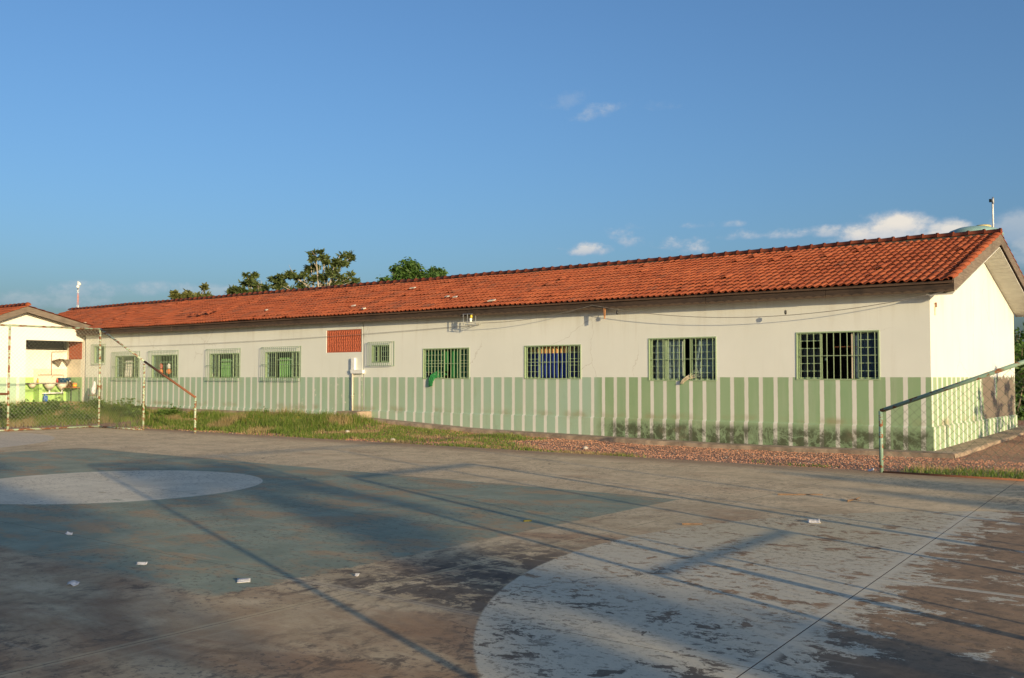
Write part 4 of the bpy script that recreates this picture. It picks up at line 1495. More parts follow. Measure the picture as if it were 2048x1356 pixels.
for sx in (XW - 1.0, XW - .28):
    for sy in (-.32, .03):
        MB().tube([(sx, sy, ZF), (sx, sy, 1.155)], .014, 6).build('leg', M['steel'], tb)
tag(MB().lathe([(.01, 0), (.13, .0), (.135, .26), (.145, .27), (.13, .275), (.12, .02), (.01, .015)], (XW - .75, -.14, 1.182), 18).build('cooking_pot', M['alu'], None, True), 'tall aluminium pot on the small table', 'pot')
bt = empty('plastic_tub', (XW - .38, -.12, 1.182), 'orange labelled plastic tub at the edge of the small table', 'tub')
MB().lathe([(.01, 0), (.08, 0), (.09, .17), (.08, .2)], (XW - .38, -.12, 1.182), 12).build('body', M['orange'], bt, True)
MB().lathe([(.094, .05), (.094, .12), (.09, .121)], (XW - .38, -.12, 1.182), 12).build('paper_band', M['yellow'], bt, True)
for yy, cm, hh, lab in ((-1.30, 'yellow', .11, 'yellow bottle with red cap on the counter left of the taps'), (-.45, 'redp', .13, 'red and yellow bottle standing on the counter below the taps')):
    e = empty('detergent_bottle', (CXb - .3, yy, 1.387), lab, 'bottle')
    MB().lathe([(.01, 0), (.035, 0), (.036, hh), (.015, hh + .04)], (CXb - .3, yy, 1.387), 10).build('body', M[cm], e, True)
    MB().lathe([(.016, hh + .038), (.016, hh + .09), (.006, hh + .10)], (CXb - .3, yy, 1.387), 8).build('cap', M['redp' if cm == 'yellow' else 'yellow'], e, True)
jg = empty('water_jug', (XB + .58, -1.12, ZF), 'bright blue plastic jug on the floor under the sinks', 'jug')
MB().box(XB + .50, XB + .66, -1.20, -1.04, ZF + .002, ZF + .26).build('body', M['blue2'], jg, bevel=.03)
MB().tube([(XB + .58, -1.15, ZF + .25), (XB + .58, -1.15, ZF + .34)], .03, 10).build('neck', M['blue2'], jg)
MB().tube([(XB + .58, -1.12, ZF + .31), (XB + .58, -1.06, ZF + .31), (XB + .58, -1.05, ZF + .25)], .014, 8).build('handle', M['blue2'], jg)
# school chair with bag, in front of the corner pillar
chx, chy = -32.45, -.62
czg = ground_z(chx, chy) + .02
ch = empty('school_chair', (chx, chy, czg), 'small wooden school chair with steel legs by the corner pillar', 'chair')
MB().box(chx - .19, chx + .19, chy - .19, chy + .19, czg + .42, czg + .44).build('seat', M['wood'], ch, bevel=.006)
MB().box(chx - .18, chx + .18, chy + .20, chy + .22, czg + .66, czg + .86).build('backrest', M['wood'], ch, bevel=.006)
for sx in (-.17, .17):
    MB().tube([(chx + sx, chy - .17, czg - .06), (chx + sx, chy - .16, czg + .42)], .011, 6).build('leg', M['steel'], ch)
    MB().tube([(chx + sx, chy + .22, czg - .06), (chx + sx, chy + .18, czg + .42), (chx + sx, chy + .21, czg + .84)], .011, 6).build('leg', M['steel'], ch)
rag('bag', [(chx - .02, chy - .05, czg + .44), (chx - .02, chy - .04, czg + .60), (chx, chy - .03, czg + .76), (chx + .02, chy - .02, czg + .90), (chx + .02, chy - .02, czg + 1.0)], [.09, .11, .09, .06, .03], M['bag'], 'grey and white bag standing on the school chair')
ml = empty('utility_box', (-33.3, -.06, 2.0), 'small dark lamp housing on the wall beside the smallest window', 'lamp')

# ------------------------------------------------------------------ fences
def chainlink(b, origin, udir, poly, pitch=.1414, rad=.0022, seed=0):
    """diagonal wires clipped to a polygon given by lower z0 and an upper function of u"""
    u0, u1, top, z0 = poly
    ud = Vector(udir)
    nn = Vector((ud.y, -ud.x, 0))
    rr = random.Random(seed)
    zmax = max(top(u0), top(u1))
    for fam in (1, -1):
        span = (u1 - u0) + (zmax - z0)
        k = 0
        c = (u0 - (zmax - z0)) if fam == 1 else u0
        while c < (u1 if fam == 1 else u1 + (zmax - z0)):
            pts = []
            n_ = int((zmax - z0) / .1) + 1
            for q in range(n_ + 1):
                zz = z0 + (zmax - z0) * q / n_
                uu = c + fam * (zz - z0)
                if u0 - 1e-6 <= uu <= u1 + 1e-6 and zz <= top(uu) + 1e-6:
                    w_ = Vector((uu * .9 + origin[0], zz * .9, seed))
                    off = Vector(origin) + ud * (uu + .016 * noise.noise(w_ * 2.3)) + nn * (.012 * noise.noise(w_) + fam * .0025)
                    pts.append(Vector((off.x, off.y, zz + .016 * noise.noise(w_ * 2.1 + Vector((0, 0, 7))))))
                elif len(pts) >= 2:
                    break
                else:
                    pts = []
            if len(pts) >= 2:
                b.tube(pts, rad, 3, False)
            c += pitch
    return b

def post(parent, x, y, z1, mat_, r_=.033, z0=-.1):
    return MB().tube([(x, y, z0), (x, y, z1)], r_, 12).build('post', mat_, parent, True)

FL = empty('chain_link_fence', (-24.2, -5.0, 0), 'pale green flaking chain link goal fence at the far left end of the court', 'fence')
XFL, YFL, HF = -24.2, -5.0, 3.18
for yy in (-5.0, -7.87, -10.70, -13.5):
    post(FL, XFL, yy, HF, M['fencel'])
MB().tube([(XFL, -5.0, HF), (XFL, -13.5, HF)], .031, 12).build('top_rail', M['fencel'], FL, True)
MB().tube([(XFL, -5.0, .04), (XFL, -13.5, .04)], .031, 12).build('bottom_rail', M['fencel'], FL, True)
MB().tube([(XFL, -7.87, 1.12), (XFL, -10.7, 1.12)], .036, 12).build('middle_rail', M['rust'], FL, True)
post(FL, -21.62, -5.0, 2.03, M['fencel'])
post(FL, -19.0, -4.95, 1.03, M['fencel'])
MB().tube([(XFL, -5.0, HF), (-21.6, -5.0, 2.10)], .031, 12).build('sloping_rail', M['fencel'], FL, True)
MB().tube([(-21.6, -5.0, 2.10), (-19.0, -4.95, 1.035)], .033, 12).build('sloping_rail', M['rust'], FL, True)
MB().tube([(XFL, -5.0, .03), (-21.6, -5.0, .015)], .025, 10).build('bottom_rail', M['fencel'], FL, True)
cl = MB()
chainlink(cl, (XFL, -5.0, 0), (0, -1, 0), (0., 8.5, lambda u_: HF, .06), .12, .0026, 1)
cl.build('wire_mesh', M['wire'], FL)
cl = MB()
chainlink(cl, (XFL, -5.0, 0), (1, .01, 0), (0., 2.58, lambda u_: HF - u_ * .413, .06), .12, .0022, 2)
cl.build('wire_mesh', M['wire'], FL)

FR = empty('chain_link_fence', (.37, -4.63, 0), 'green rusty chain link goal fence sloping up at the right end of the court', 'fence')
XFR = 6.2
post(FR, .38, -4.63, 1.045, M['fencer'], .034)
post(FR, 3.1, -4.66, 2.04, M['fencer'])
for yy in (-7.87, -10.70, -13.5, -16.3, -19.1):
    post(FR, XFR, yy, HF, M['fencer'])
MB().tube([(.38, -4.63, 1.045), (3.1, -4.66, 2.045)], .034, 12).build('sloping_rail', M['fencer'], FR, True)
MB().tube([(.38, -4.63, .005), (3.1, -4.66, .005)], .026, 10).build('bottom_rail', M['rust'], FR, True)
MB().tube([(XFR, -7.87, HF), (XFR, -19.1, HF)], .033, 12).build('top_rail', M['fencer'], FR, True)
MB().tube([(XFR, -13.5, .83), (XFR, -16.3, .83)], .024, 12).build('middle_rail', M['rust'], FR, True)
cl = MB()
chainlink(cl, (.38, -4.63, 0), (1, -.012, 0), (0., 2.72, lambda u_: 1.045 + u_ * .367, .04), .155, .0026, 3)
cl.build('wire_mesh', M['wired'], FR)
cl = MB()
chainlink(cl, (XFR, -7.87, 0), (0, -1, 0), (0., 11.2, lambda u_: HF, .06), .155, .0022, 4)
cl.build('wire_mesh', M['wired'], FR)

tag(MB().tube([(9.0, -2.45, -.1), (9.0, -2.45, 2.3)], .045, 10).build('fence_post', M['fencer']), 'lone green post standing right of the gable wall', 'post')
goal = empty('goal_frame', (5.0, -13.53, 0), 'white steel goal frame in front of the right court fence', 'goal')
for yy in (-12.0, -15.07):
    MB().tube([(5.0, yy, 0.), (5.0, yy, 2.0)], .05, 12).build('post', M['white'], goal, True)
MB().tube([(5.0, -12.0, 2.0), (5.0, -15.07, 2.0)], .05, 12).build('crossbar', M['white'], goal, True)
for yy in (-12.0, -15.07):
    MB().tube([(5.0, yy, 2.0), (5.75, yy, 1.6), (6.0, yy, 0)], .02, 8).build('net_support', M['white'], goal, True)

# ------------------------------------------------------------------ trees
def leaf_quads(b, c, r_, n, size, rr, squash=.8, shell=.35, droop=0.):
    for _ in range(n):
        d = Vector((rr.gauss(0, 1), rr.gauss(0, 1), rr.gauss(0, 1)))
        if d.length < 1e-6:
            continue
        d.normalize()
        rad = r_ * (rr.random() ** shell)
        p = Vector(c) + Vector((d.x * rad, d.y * rad, d.z * rad * squash))
        a = Vector((rr.gauss(0, 1), rr.gauss(0, 1), rr.gauss(0, .5) - droop)).normalized()
        s_ = a.cross(Vector((rr.gauss(0, 1), rr.gauss(0, 1), rr.gauss(0, 1)))).normalized()
        L = size * rr.uniform(.6, 1.3)
        wd = L * rr.uniform(.28, .45)
        i = len(b.v)
        b.v += [tuple(p), tuple(p + a * L * .5 + s_ * wd * .5), tuple(p + a * L), tuple(p + a * L * .5 - s_ * wd * .5)]
        b.f.append((i, i + 1, i + 2, i + 3))

def tree(name, base, trunk_top, blobs, per, size, leafm, barkm, label, seed=0, tr=.16, squash=.8, group=None, droop=0., clump=(.28, .55)):
    rr = random.Random(seed)
    base = Vector(base)
    top = Vector(trunk_top)
    e = empty(name, base, label, 'tree', group)
    b = MB()
    mid = base.lerp(top, .5) + Vector((rr.uniform(-.12, .12), rr.uniform(-.12, .12), 0))
    b.tube([base - Vector((0, 0, .2)), mid, top], [tr * 1.15, tr * .9, tr * .6], 9)
    for c, r_ in blobs:
        c = Vector(c)
        st = base.lerp(top, rr.uniform(.65, 1.0))
        m1 = st.lerp(c, .5) + Vector((rr.uniform(-.2, .2), rr.uniform(-.2, .2), rr.uniform(-.1, .25))) * r_ * .6
        b.tube([st, m1, c, c + (c - m1).normalized() * r_ * .5], [tr * .42, tr * .28, tr * .15, tr * .05], 6)
        for _ in range(3):
            d = Vector((rr.gauss(0, 1), rr.gauss(0, 1), rr.gauss(0, .7))).normalized()
            b.tube([m1.lerp(c, rr.random()), c + d * r_ * .8], [tr * .12, tr * .03], 5)
    b.build('trunk', barkm, e, True)
    lf = MB()
    for c, r_ in blobs:
        # each blob breaks into smaller clumps
        nsub = max(4, int(per / 70))
        for _ in range(nsub):
            d = Vector((rr.gauss(0, 1), rr.gauss(0, 1), rr.gauss(0, 1))).normalized() * r_ * (rr.random() ** .4) * .82
            leaf_quads(lf, Vector(c) + Vector((d.x, d.y, d.z * squash)), r_ * rr.uniform(*clump), int(per / nsub), size, rr, squash, .5, droop)
    lf.build('crown', leafm, e)
    return e

F_PX = 1942.2
CAMP = Vector(cam.location)
def at(px, py, dist):
    """point seen at a photograph pixel, at the given horizontal distance"""
    th = -.6617
    u_ = (px - 1024) / F_PX
    v = -(py - 678) / F_PX
    d = math.cos(PITCH) - v * math.sin(PITCH)
    z = math.sin(PITCH) + v * math.cos(PITCH)
    fx, fy = math.sin(th), math.cos(th)
    r = Vector((u_ * fy + d * fx, -u_ * fx + d * fy, z))
    return CAMP + r * (dist / math.hypot(r.x, r.y))

D1 = 52
bl = [(at(580, 548, D1), .62), (at(556, 560, D1 + .5), .45), (at(607, 558, D1), .7), (at(632, 512, D1 - .6), .50), (at(622, 535, D1), .42), (at(650, 520, D1 + .6), .28),
      (at(676, 522, D1), .62), (at(692, 520, D1 + .8), .50), (at(665, 545, D1 - .5), .62), (at(690, 560, D1), .62), (at(640, 565, D1), .66), (at(712, 566, D1 + .5), .42), (at(655, 578, D1), .6), (at(570, 575, D1), .55), (at(605, 583, D1), .6)]
bs = at(640, 600, D1)
bs.z = .3
tree('ornamental_tree', bs, at(640, 585, D1), bl, 360, .25, M['leaf_dark'], M['palebark'], 'tallest loose crowned tree with pale limbs showing above the roof ridge', 11, .17, .8, clump=(.2, .4))
D2 = 56
bl = [(at(497, 560, D2), .55), (at(503, 552, D2), .40), (at(470, 580, D2), .55), (at(522, 570, D2), .5), (at(536, 578, D2), .55), (at(484, 585, D2), .5), (at(515, 585, D2), .55), (at(459, 585, D2), .4)]
bs = at(505, 600, D2)
bs.z = .3
tree('ornamental_tree', bs, at(505, 590, D2), bl, 230, .25, M['leaf_dark'], M['palebark'], 'sparse tree left of the tallest tree behind the ridge', 12, .13, .8, clump=(.2, .4))
D3 = 60
bl = [(at(352, 593, D3), .30), (at(366, 595, D3), .28), (at(380, 592, D3), .40), (at(397, 594, D3), .38), (at(410, 592, D3), .36), (at(409, 575, D3), .22), (at(347, 588, D3), .2), (at(375, 598, D3), .5), (at(400, 600, D3), .5)]
bs = at(385, 610, D3)
bs.z = .3
tree('leafy_shrub_tree', bs, at(385, 604, D3), bl, 220, .24, M['leaf_small'], M['bark'], 'low yellowish tree top at the left end of the roof ridge', 13, .10, .8)
D4 = 54
bl = [(at(815, 545, D4), .90), (at(800, 552, D4), .75), (at(832, 550, D4), .75), (at(818, 536, D4), .55), (at(778, 566, D4), .6), (at(870, 554, D4 + 1), .70), (at(882, 552, D4 + 1), .5), (at(852, 560, D4), .65), (at(840, 570, D4), .8), (at(800, 570, D4), .9), (at(880, 570, D4), .8)]
bs = at(830, 600, D4)
bs.z = .3
tree('mango_tree', bs, at(830, 590, D4), bl, 900, .26, M['leaf_mango'], M['bark'], 'dense rounded bright green mango tree behind the ridge', 14, .2, .85, droop=.6)
# tree and plants beyond the gable corner at the right edge
bl = [((-.5, 12.4, 2.3), .7), ((-.8, 12.8, 1.5), .7), ((-.3, 12.6, .9), .6), ((-.9, 13.2, 2.8), .7), ((-.1, 13.0, 1.9), .7), ((-.6, 12.2, .6), .5)]
tree('garden_tree', (-.5, 12.7, .25), (-.5, 12.7, 1.6), bl, 420, .2, M['leaf_mango'], M['bark'], 'green garden tree beyond the gable corner at the right edge', 15, .07, .85)
bl = [((-1.3, 17.2, 2.2), 1.1), ((-.6, 17.0, 1.4), 1.1), ((-1.6, 17.6, .9), 1.1), ((-2.2, 17.5, 2.6), 1.0), ((-.3, 17.5, 2.6), 1.0)]
tree('garden_tree', (-1.1, 17.4, .25), (-1.1, 17.4, 1.6), bl, 700, .24, M['leaf_dark'], M['bark'], 'dark garden tree behind the green one at the right edge', 16, .1, .85)

# trees standing beyond the right end of the court, on the sunny side; their shadows fall on the court
def sunpos(s_, T):
    return Vector((.932 * T + .362 * s_, -.362 * T + .932 * s_, 0))
GR = 'trees beyond the right end of the court'
def shade_tree(s_, T, blobs, per, size, seed, label, zt_=3.5, tr=.2):
    p = sunpos(s_, T)
    lat = Vector((.362, .932, 0))
    dep = Vector((.932, -.362, 0))
    bl_ = [(p + lat * a + dep * q + Vector((0, 0, z)), r_) for a, q, z, r_ in blobs]
    p.z = -.05
    tree('shade_tree', p, p + Vector((0, 0, zt_)), bl_, per, size, M['leaf_dark'], M['bark'], label, seed, tr, .8, GR, clump=(.14, .34))
def palm(s_, T, zc, Rr, n, seed, label):
    """feather palm: ringed trunk and arching fronds with hanging leaflets"""
    rr_ = random.Random(seed)
    p = sunpos(s_, T)
    p.z = -.05
    e = empty('palm_tree', p, label, 'tree', 'palms beyond the right end of the court')
    top = p + Vector((rr_.uniform(-.3, .3), rr_.uniform(-.3, .3), zc))
    MB().tube([p - Vector((0, 0, .2)), p.lerp(top, .3) + Vector((.1, .05, 0)), p.lerp(top, .7), top], [.19, .15, .13, .12], 10).build('trunk', M['palebark'], e, True)
    for k in range(n):
        az = 2 * PI * k / n + rr_.uniform(-.2, .2)
        el = rr_.uniform(-.25, 1.15)
        d = Vector((math.cos(az), math.sin(az), 0))
        L = Rr * rr_.uniform(.85, 1.15)
        rach = []
        for q in range(11):
            t = q / 10
            rach.append(top + d * (L * t * math.cos(el * (1 - t * .6))) + Vector((0, 0, L * (t * math.sin(el) - .62 * t * t))))
        fr = MB()
        fr.tube(rach, [.03 - .0024 * q for q in range(11)], 5)
        for q in range(2, 22):
            t = q / 22
            i_ = min(int(t * 10), 9)
            c = rach[i_].lerp(rach[i_ + 1], t * 10 - i_)
            tg = (rach[i_ + 1] - rach[i_]).normalized()
            sd = tg.cross(Vector((0, 0, 1))).normalized()
            ln = Rr * .34 * math.sin(PI * (.12 + .8 * t))
            for sg in (-1, 1):
                tip = c + sd * sg * ln + tg * ln * .5 - Vector((0, 0, ln * rr_.uniform(.35, .8)))
                i0 = len(fr.v)
                wv_ = tg * .062
                fr.v += [tuple(c - wv_), tuple(c + wv_), tuple(tip)]
                fr.f.append((i0, i0 + 1, i0 + 2))
        fr.build('frond', M['leaf_dark'], e)
palm(-18.4, 40, 7.5, 2.6, 34, 90, 'taller feather palm beyond the right end of the court')
palm(-18.2, 37, 5.6, 2.0, 32, 91, 'shorter feather palm in front of the taller one')
palm(-14.1, 38, 6.9, 1.5, 28, 92, 'slim feather palm in the middle of the row')
SHADE = [
    (-19.5, 42, [(0, 0, 6.7, 1.5), (1.3, 0, 6.3, 1.0), (-1, 0, 7.8, 1.0), (.9, 0, 5.6, 1.1), (-1.6, 0, 5.5, 1.3), (1.2, 0, 7.6, .8)], 420, .28, 'broad tall shade tree farthest from the school'),
    (-14.1, 41, [(.35, .3, 6.6, .6), (.15, 0, 5.8, .8), (-.5, .2, 5.4, .75), (.4, 0, 5.2, .85), (-.1, 0, 4.6, 1.0)], 330, .28, 'slim tall shade tree in the middle of the row'),
    (-5.7, 40, [(-.7, 0, 5.8, .7), (.5, .3, 6.0, .8), (0, 0, 5.2, 1.0), (1.2, 0, 5.6, .7), (-1.0, 0, 5.0, .7), (.3, 0, 4.3, 1.0)], 330, .28, 'low shade tree nearest the school'),
]
for k, (s_, T, bl_, per, size, lab) in enumerate(SHADE):
    shade_tree(s_, T, bl_, per, size, 30 + k, lab)
# shrubs whose shadows fall on the gable wall
for k, (sx, sy, hh, lab) in enumerate(((5.4, 2.2, 2.2, 'feathery garden shrub nearest the court, right of the gable wall'), (5.2, 4.2, 2.75, 'tallest feathery garden shrub right of the gable wall'), (5.8, 5.6, 2.6, 'feathery garden shrub farthest from the court, right of the gable wall'))):
    rr_ = random.Random(80 + k)
    bl = [((sx + rr_.uniform(-.3, .3), sy + rr_.uniform(-.45, .45), hh * (.25 + .7 * q / 8)), .42 - .25 * q / 9) for q in range(9)]
    tree('garden_shrub', (sx, sy, .0), (sx, sy, hh * .5), bl, 110, .16, M['leaf_mango'], M['bark'], lab, 21 + k, .04, 1.0, 'garden shrubs right of the gable wall')

# ------------------------------------------------------------------ masts, tank, neighbour
tk = empty('water_tank', (-1.2, 11.0, 0), 'green water tank with yellowed lid rising behind the ridge', 'tank')
tp = at(1948, 454, 33.4)
tx, ty, tz = tp.x, tp.y, tp.z
tk.location = (tx, ty, 0)
for sx in (-.6, .6):
    for sy in (-.6, .6):
        MB().box(tx + sx - .12, tx + sx + .12, ty + sy - .12, ty + sy + .12, -.1, tz - 1.35).build('tower_leg', M['masonry'], tk)
MB().box(tx - .95, tx + .95, ty - .95, ty + .95, tz - 1.35, tz - 1.2).build('platform', M['masonry'], tk)
MB().lathe([(.62, -1.2), (.80, -.32), (.83, -.30), (.83, -.25), (.70, -.12), (.45, -.03), (.2, 0), (.01, .005)], (tx, ty, tz), 28).build('tank_body', M['tank'], tk, True)
hp = at(1966, 452, 33.4)
MB().lathe([(.22, -.08), (.24, .0), (.20, .035), (.01, .04)], (hp.x, hp.y, tz), 16).build('lid', M['tanky'], tk, True)

ms = at(1985, 394, 35)
mst = empty('antenna_mast', (ms.x, ms.y, 0), 'thin white pole with small dish behind the gable peak', 'mast')
MB().tube([(ms.x, ms.y, -.1), (ms.x, ms.y, ms.z - .05)], .028, 8).build('pole', M['mastwhite'], mst)
MB().lathe([(.02, -.05), (.12, .0), (.125, .03), (.02, .02)], (ms.x, ms.y, ms.z - .12), 12, 'X').build('dish', M['metal'], mst)
MB().box(ms.x - .10, ms.x - .02, ms.y - .03, ms.y + .03, ms.z - .16, ms.z - .06).build('radio_box', M['steel'], mst)
lt = at(157, 562, 130)
lm = empty('telecom_mast', (lt.x, lt.y, 0), 'distant red and white telecom mast with two dishes on the left', 'mast')
zz = 0
seg = (lt.z) / 9
for k in range(9):
    r0 = .16 - .008 * k
    b = MB()
    for q in range(3):
        an = 2 * PI * q / 3
        b.tube([(lt.x + r0 * math.cos(an), lt.y + r0 * math.sin(an), k * seg), (lt.x + (r0 - .008) * math.cos(an), lt.y + (r0 - .008) * math.sin(an), (k + 1) * seg)], .03, 5)
        an2 = 2 * PI * (q + 1) / 3
        b.tube([(lt.x + r0 * math.cos(an), lt.y + r0 * math.sin(an), k * seg), (lt.x + (r0 - .008) * math.cos(an2), lt.y + (r0 - .008) * math.sin(an2), (k + 1) * seg)], .02, 4)
    b.build('lattice_section', M['mastred'] if k % 2 == 1 else M['mastwhite'], lm)
for (px, py) in ((159, 568), (156, 573)):
    p = at(px, py, 129)
    MB().lathe([(.05, -.15), (.19, -.05), (.2, .04), (.05, .06)], tuple(p), 14, 'X').build('dish', M['white'], lm, True)

nb = empty('neighbour_house', (4.5, 20, 0), 'red tiled neighbouring house glimpsed beyond the gable at the right edge', 'building')
MB().box(1.5, 9, 17.5, 24, -.1, 3.1).build('wall', M['masonry'], nb)
MB().box(1.0, 1.2, 16.9, 17.1, -.1, 3.0).build('veranda_post', M['masonry'], nb)
MB().prism([(.6, 16.5, 3.0), (.6, 20.7, 4.6), (.6, 25, 3.0), (.6, 25, 2.9), (.6, 20.7, 4.5), (.6, 16.5, 2.9)], (9, 0, 0)).build('roof', M['tile'], nb)

# ------------------------------------------------------------------ grass, weeds, gravel
def blade(b, p, hgt, wd, rr, lean=.5):
    a = rr.uniform(0, 2 * PI)
    d = Vector((math.cos(a), math.sin(a), 0))
    s_ = Vector((-d.y, d.x, 0)) * wd
    ln = rr.uniform(.1, 1.) * lean
    m1 = p + Vector((0, 0, hgt * .55)) + d * hgt * ln * .3
    t_ = p + Vector((0, 0, hgt)) + d * hgt * ln
    i = len(b.v)
    b.v += [tuple(p - s_), tuple(p + s_), tuple(m1 + s_ * .7), tuple(m1 - s_ * .7), tuple(t_)]
    b.f += [(i, i + 1, i + 2, i + 3), (i + 3, i + 2, i + 4)]
rr = random.Random(5)
def grass_density(x, y):
    """0..1 where grass grows in the strip between court and school"""
    d = 0.
    n_ = noise.noise(Vector((x * .55, y * .8, 3.3)))
    n2_ = noise.noise(Vector((x * 1.9, y * 1.9, 8.3)))
    if x < -16.2:
        edge = -3.95 + .6 * n_ if x > CX0 else -99
        d = (.55 + .9 * smooth((n_ + .35) / .6)) * smooth((y - edge) / .5) + .06
        if x < CX0:
            d = .9 * smooth((CX0 - x - .9) / 1.0)
    elif x < -6:
        t = (x + 16.2) / 10.2
        d = max(0., 1.0 - t * 1.25 + n_ * .8) * smooth((y + 4.1) / .7) * (1 if y < -.62 else .4)
        d = max(d, smooth((n_ + .15) / .4) * smooth((y + 4.35) / .2) * smooth((-3.4 - y) / .5) * .55)
    else:
        d = smooth((n_ - .05) / .3) * smooth((y + 4.4) / .15) * smooth((-3.55 - y) / .5) * .75
    if x > .6 and -4.6 < y < -3.2:
        d = max(d, .45)
    return max(0., min(1., d + .25 * n2_ * (d > 0)))
gr, gd = MB(), MB()
cnt = 0
while cnt < 85000:
    x = rr.uniform(-33.8, 3.0)
    y = rr.uniform(-4.55, -.45)
    if x < CX0:
        y = rr.uniform(-11, -.45)
    if rr.random() > grass_density(x, y):
        continue
    if y > -.66 and x > -17:
        continue
    cnt += 1
    tall = .13 + .07 * noise.noise(Vector((x * .8, y * .9, 1)))
    if -22.5 < x < -16.0:
        tall += .16 * smooth((y + 3.2) / 1.4) * (1 + noise.noise(Vector((x * 1.1, y, 4))))
    if x < -24:
        tall += .08
    if x > .5:
        tall += .08
    if x > -15.5:
        tall *= .55
    p = Vector((x, y, ground_z(x, y) - .01))
    dry = noise.noise(Vector((x * .7, y * 1.1, 20))) > .26 or rr.random() < .12
    blade(gd if dry else gr, p, tall * rr.uniform(.5, 1.35), rr.uniform(.004, .009), rr, .7)
tag(gr.build('grass', M['grass']), 'green grass growing between the court and the school', kind='stuff')
tag(gd.build('dry_grass', M['grassdry']), 'straw coloured dry grass mixed into the green grass', kind='stuff')

def weed(x, y, hgt, spread, n, rr, label, m_='weed', leaf=.12):
    z0 = ground_z(x, y)
    e = empty('weed_plant', (x, y, z0), label, 'plant', 'weeds in front of the school wall')
    st, lf = MB(), MB()
    for _ in range(n):
        a = rr.uniform(0, 2 * PI)
        q = rr.random() ** .6
        hh = hgt * rr.uniform(.5, 1.)
        tip = Vector((x + math.cos(a) * spread * q, y + math.sin(a) * spread * q * .7, z0 + hh * (1.1 - .6 * q)))
        base_ = Vector((x + math.cos(a) * spread * q * .35, y + math.sin(a) * spread * q * .3, z0 - .03))
        st.tube([base_, base_.lerp(tip, .6) + Vector((0, 0, .04)), tip], [.006, .005, .003], 4, False)
        for k in range(7):
            p = base_.lerp(tip, rr.uniform(.35, 1.05))
            dd = Vector((rr.gauss(0, 1), rr.gauss(0, 1), rr.gauss(.1, .5))).normalized()
            s_ = dd.cross(Vector((0, 0, 1)) + Vector((rr.gauss(0, .4), rr.gauss(0, .4), 0))).normalized()
            L = leaf * rr.uniform(.6, 1.3)
            i = len(lf.v)
            lf.v += [tuple(p), tuple(p + dd * L * .5 + s_ * L * .32), tuple(p + dd * L - Vector((0, 0, .02))), tuple(p + dd * L * .5 - s_ * L * .32)]
            lf.f.append((i, i + 1, i + 2, i + 3))
    st.build('stems', M['weed'], e)
    lf.build('leaves', M[m_], e)
WEEDS = [(-28.5, -1.5, .70, 1.0, 90, 'weed', 'tall leafy weed clump behind the left fence corner post', .13), (-27.0, -2.0, .50, .9, 70, 'weed', 'low weed clump right of the left fence corner post', .12),
         (-25.7, -1.4, .50, .7, 60, 'weed', 'weed clump below the guarded window with orange ornaments', .12), (-24.7, -1.2, .36, .5, 20, 'weedy', 'yellowing weed below the guarded windows', .12),
         (-28.0, -6.3, .70, 1.3, 130, 'weed', 'broad weed thicket behind the left fence, nearest the frame edge', .14), (-29.2, -4.9, .62, 1.2, 120, 'weed', 'broad weed thicket behind the fence below the sinks', .14),
         (-30.3, -3.4, .55, 1.1, 90, 'weed', 'broad weed thicket at the foot of the washing place floor', .14), (-30.5, -1.6, .58, .9, 80, 'weed', 'weed clump beside the school chair', .13),
         (-31.6, -.9, .40, .6, 26, 'weed', 'small weed clump at the wall left of the guarded windows', .12), (-27.3, -4.1, .45, 1.1, 100, 'weed', 'low weed carpet just behind the fence corner', .11),
         (-21.2, -.75, .62, .25, 12, 'weed', 'thin tall weed at the wall under the second guarded window', .08), (-19.4, -.8, .50, .2, 9, 'grassdry', 'thin dry weed at the wall left of the cement block', .07),
         (-18.6, -1.5, .30, .7, 30, 'weedy', 'yellow green weed patch left of the cement block', .09), (-20.2, -1.9, .28, .8, 34, 'weedy', 'yellow green weed patch in the grass by the dry weed', .09),
         (-18.2, -.75, .42, .4, 22, 'weed', 'bright weed against the cement block', .09), (-17.0, -1.6, .26, .6, 26, 'weed', 'low weed in front of the cement block', .08)]
for k, (x, y, hh, sp, n, m_, lab, lf_) in enumerate(WEEDS):
    weed(x, y, hh, sp, n, random.Random(60 + k), lab, m_, lf_)

# gravel stones on the strip
gs = MB()
gsp = MB()
octv = [(1, 0, 0), (0, 1, 0), (-1, 0, 0), (0, -1, 0), (0, 0, .7), (0, 0, -.5)]
octf = [(0, 1, 4), (1, 2, 4), (2, 3, 4), (3, 0, 4)]
cnt = 0
while cnt < 29000:
    x = rr.uniform(-24, 7.5)
    y = rr.uniform(-4.50, -.45)
    if x < -17 and y > -3.6:
        continue
    if x > .0 and y > -.4:
        continue
    cnt += 1
    s_ = rr.uniform(.006, .02) * (1.3 if rr.random() < .08 else 1)
    z = ground_z(x, y)
    a = rr.uniform(0, PI)
    ca, sa = math.cos(a), math.sin(a)
    b = gsp if rr.random() < .03 else gs
    i = len(b.v)
    for vx, vy, vz in octv:
        vx, vy = vx * rr.uniform(.7, 1.4), vy * rr.uniform(.6, 1.1)
        b.v.append((x + (vx * ca - vy * sa) * s_, y + (vx * sa + vy * ca) * s_, z + s_ * .25 + vz * s_))
    b.f += [tuple(i + q for q in f_) for f_ in octf]
tag(gs.build('gravel', M['stone']), 'reddish gravel scattered along the court edge', kind='stuff')
tag(gsp.build('pale_gravel', M['stonep']), 'pale pebbles among the reddish gravel', kind='stuff')

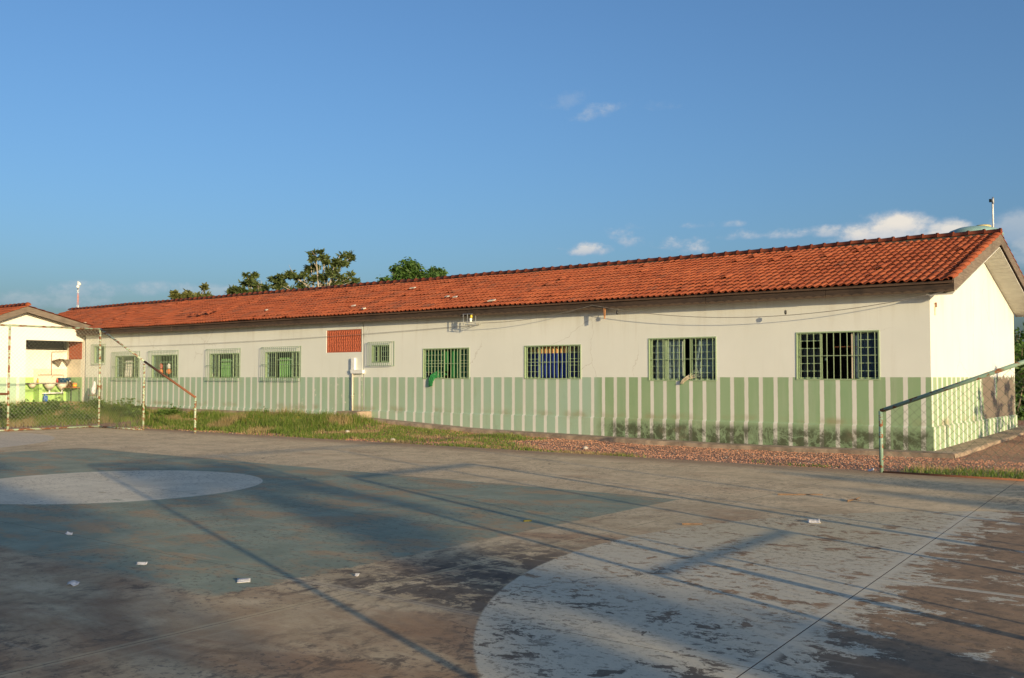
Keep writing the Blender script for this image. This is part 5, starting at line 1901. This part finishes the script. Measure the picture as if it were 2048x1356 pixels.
# ------------------------------------------------------------------ litter
def scrap(x, y, L, wd, rz, label, m_='paper', name='paper_scrap', curl=.03, cat='paper'):
    b = MB()
    n = 6
    rr_ = random.Random(int(abs(x * 97 + y * 31)))
    ph = rr_.uniform(0, 6)
    sk = rr_.choice((-1, 1)) * rr_.uniform(.4, 1.)
    L, wd = L * .6, wd * .6
    for i in range(n + 1):
        for j in range(4):
            u_, v = i / n - .5, j / 3 - .5
            taper = 1.25 - 1.1 * (u_ + .5) * sk if sk > 0 else 1.25 - 1.1 * (.5 - u_) * -sk
            b.v.append((u_ * L, v * wd * taper, .004 + curl * .45 * max(0., math.sin(u_ * 3 + ph)) ** 2 + curl * .6 * max(0., v * 2) ** 2))
    for i in range(n):
        for j in range(3):
            k = i * 4 + j
            b.f.append((k, k + 4, k + 5, k + 1))
    o = b.build(name, M[m_], None, True)
    sm = o.modifiers.new('thickness', 'SOLIDIFY')
    sm.thickness = .002
    o.location = (x, y, .002)
    o.rotation_euler = (0, 0, rz)
    return tag(o, label, cat)
scrap(1.59, -10.95, .22, .12, .5, 'crumpled white paper on the sunlit part of the goal area', curl=.05)
scrap(-.82, -16.78, .17, .11, .9, 'folded white paper at the front edge of the teal field')
scrap(-1.77, -17.68, .15, .09, .4, 'white paper strip on the brown concrete near the left edge')
scrap(-2.10, -16.89, .16, .05, .5, 'narrow bluish wrapper on the teal field')
scrap(-4.15, -16.46, .12, .05, .5, 'small wrapper in the tree shadow on the teal field at left')
scrap(.17, -4.53, .16, .10, .2, 'white paper at the foot of the right fence post', curl=.05)
scrap(-.28, -16.08, .06, .05, .2, 'tiny white scrap on the flaked joint line')
scrap(-22.0, -4.95, .22, .12, .3, 'crumpled white plastic at the foot of the left fence wing', curl=.05)
scrap(-20.6, -1.6, .30, .2, .3, 'blue plastic scrap in the grass under the guarded windows', 'paperb', 'plastic_scrap', .05, 'plastic').location.z = ground_z(-20.6, -1.6) + .12
scrap(-.99, -12.82, .16, .05, .8, 'yellow dry leaf on the sunlit teal field', 'weedy', 'dry_leaf', .02, 'leaf')
tw = MB()
tw.tube([(1.25, -8.88, .012), (1.32, -8.80, .03), (1.36, -8.70, .05)], [.012, .010, .004], 6)
tw.tube([(1.32, -8.80, .03), (1.40, -8.78, .015)], [.008, .003], 5)
tag(tw.build('twig', M['stick']), 'small brown forked twig on the shaded court', 'twig')
tag(MB().tube([(.25, -8.75, .012), (.75, -8.40, .012)], [.010, .006], 6).build('stick', M['stick']), 'long straight dry stick on the court beyond the goal area', 'stick')
tag(MB().tube([(.50, -11.98, .012), (.68, -11.85, .012)], [.011, .006], 6).build('stick', M['stick']), 'short dry stick just outside the white goal area', 'stick')
for k, (x, y, lab) in enumerate([(-6.8, -2.9, 'pale pebble lump on the gravel below the second window'), (-12.3, -3.6, 'pale stone on the gravel near the court edge'), (-15.0, -2.7, 'white stone in the grass right of the cement block')]):
    o = MB().lathe([(.02, -.01), (.07, .01), (.06, .05), (.02, .07)], (x, y, ground_z(x, y)), 7).build('loose_stone', M['stonep'], None, True)
    tag(o, lab, 'stone')
bpy.data.objects.remove(ml)
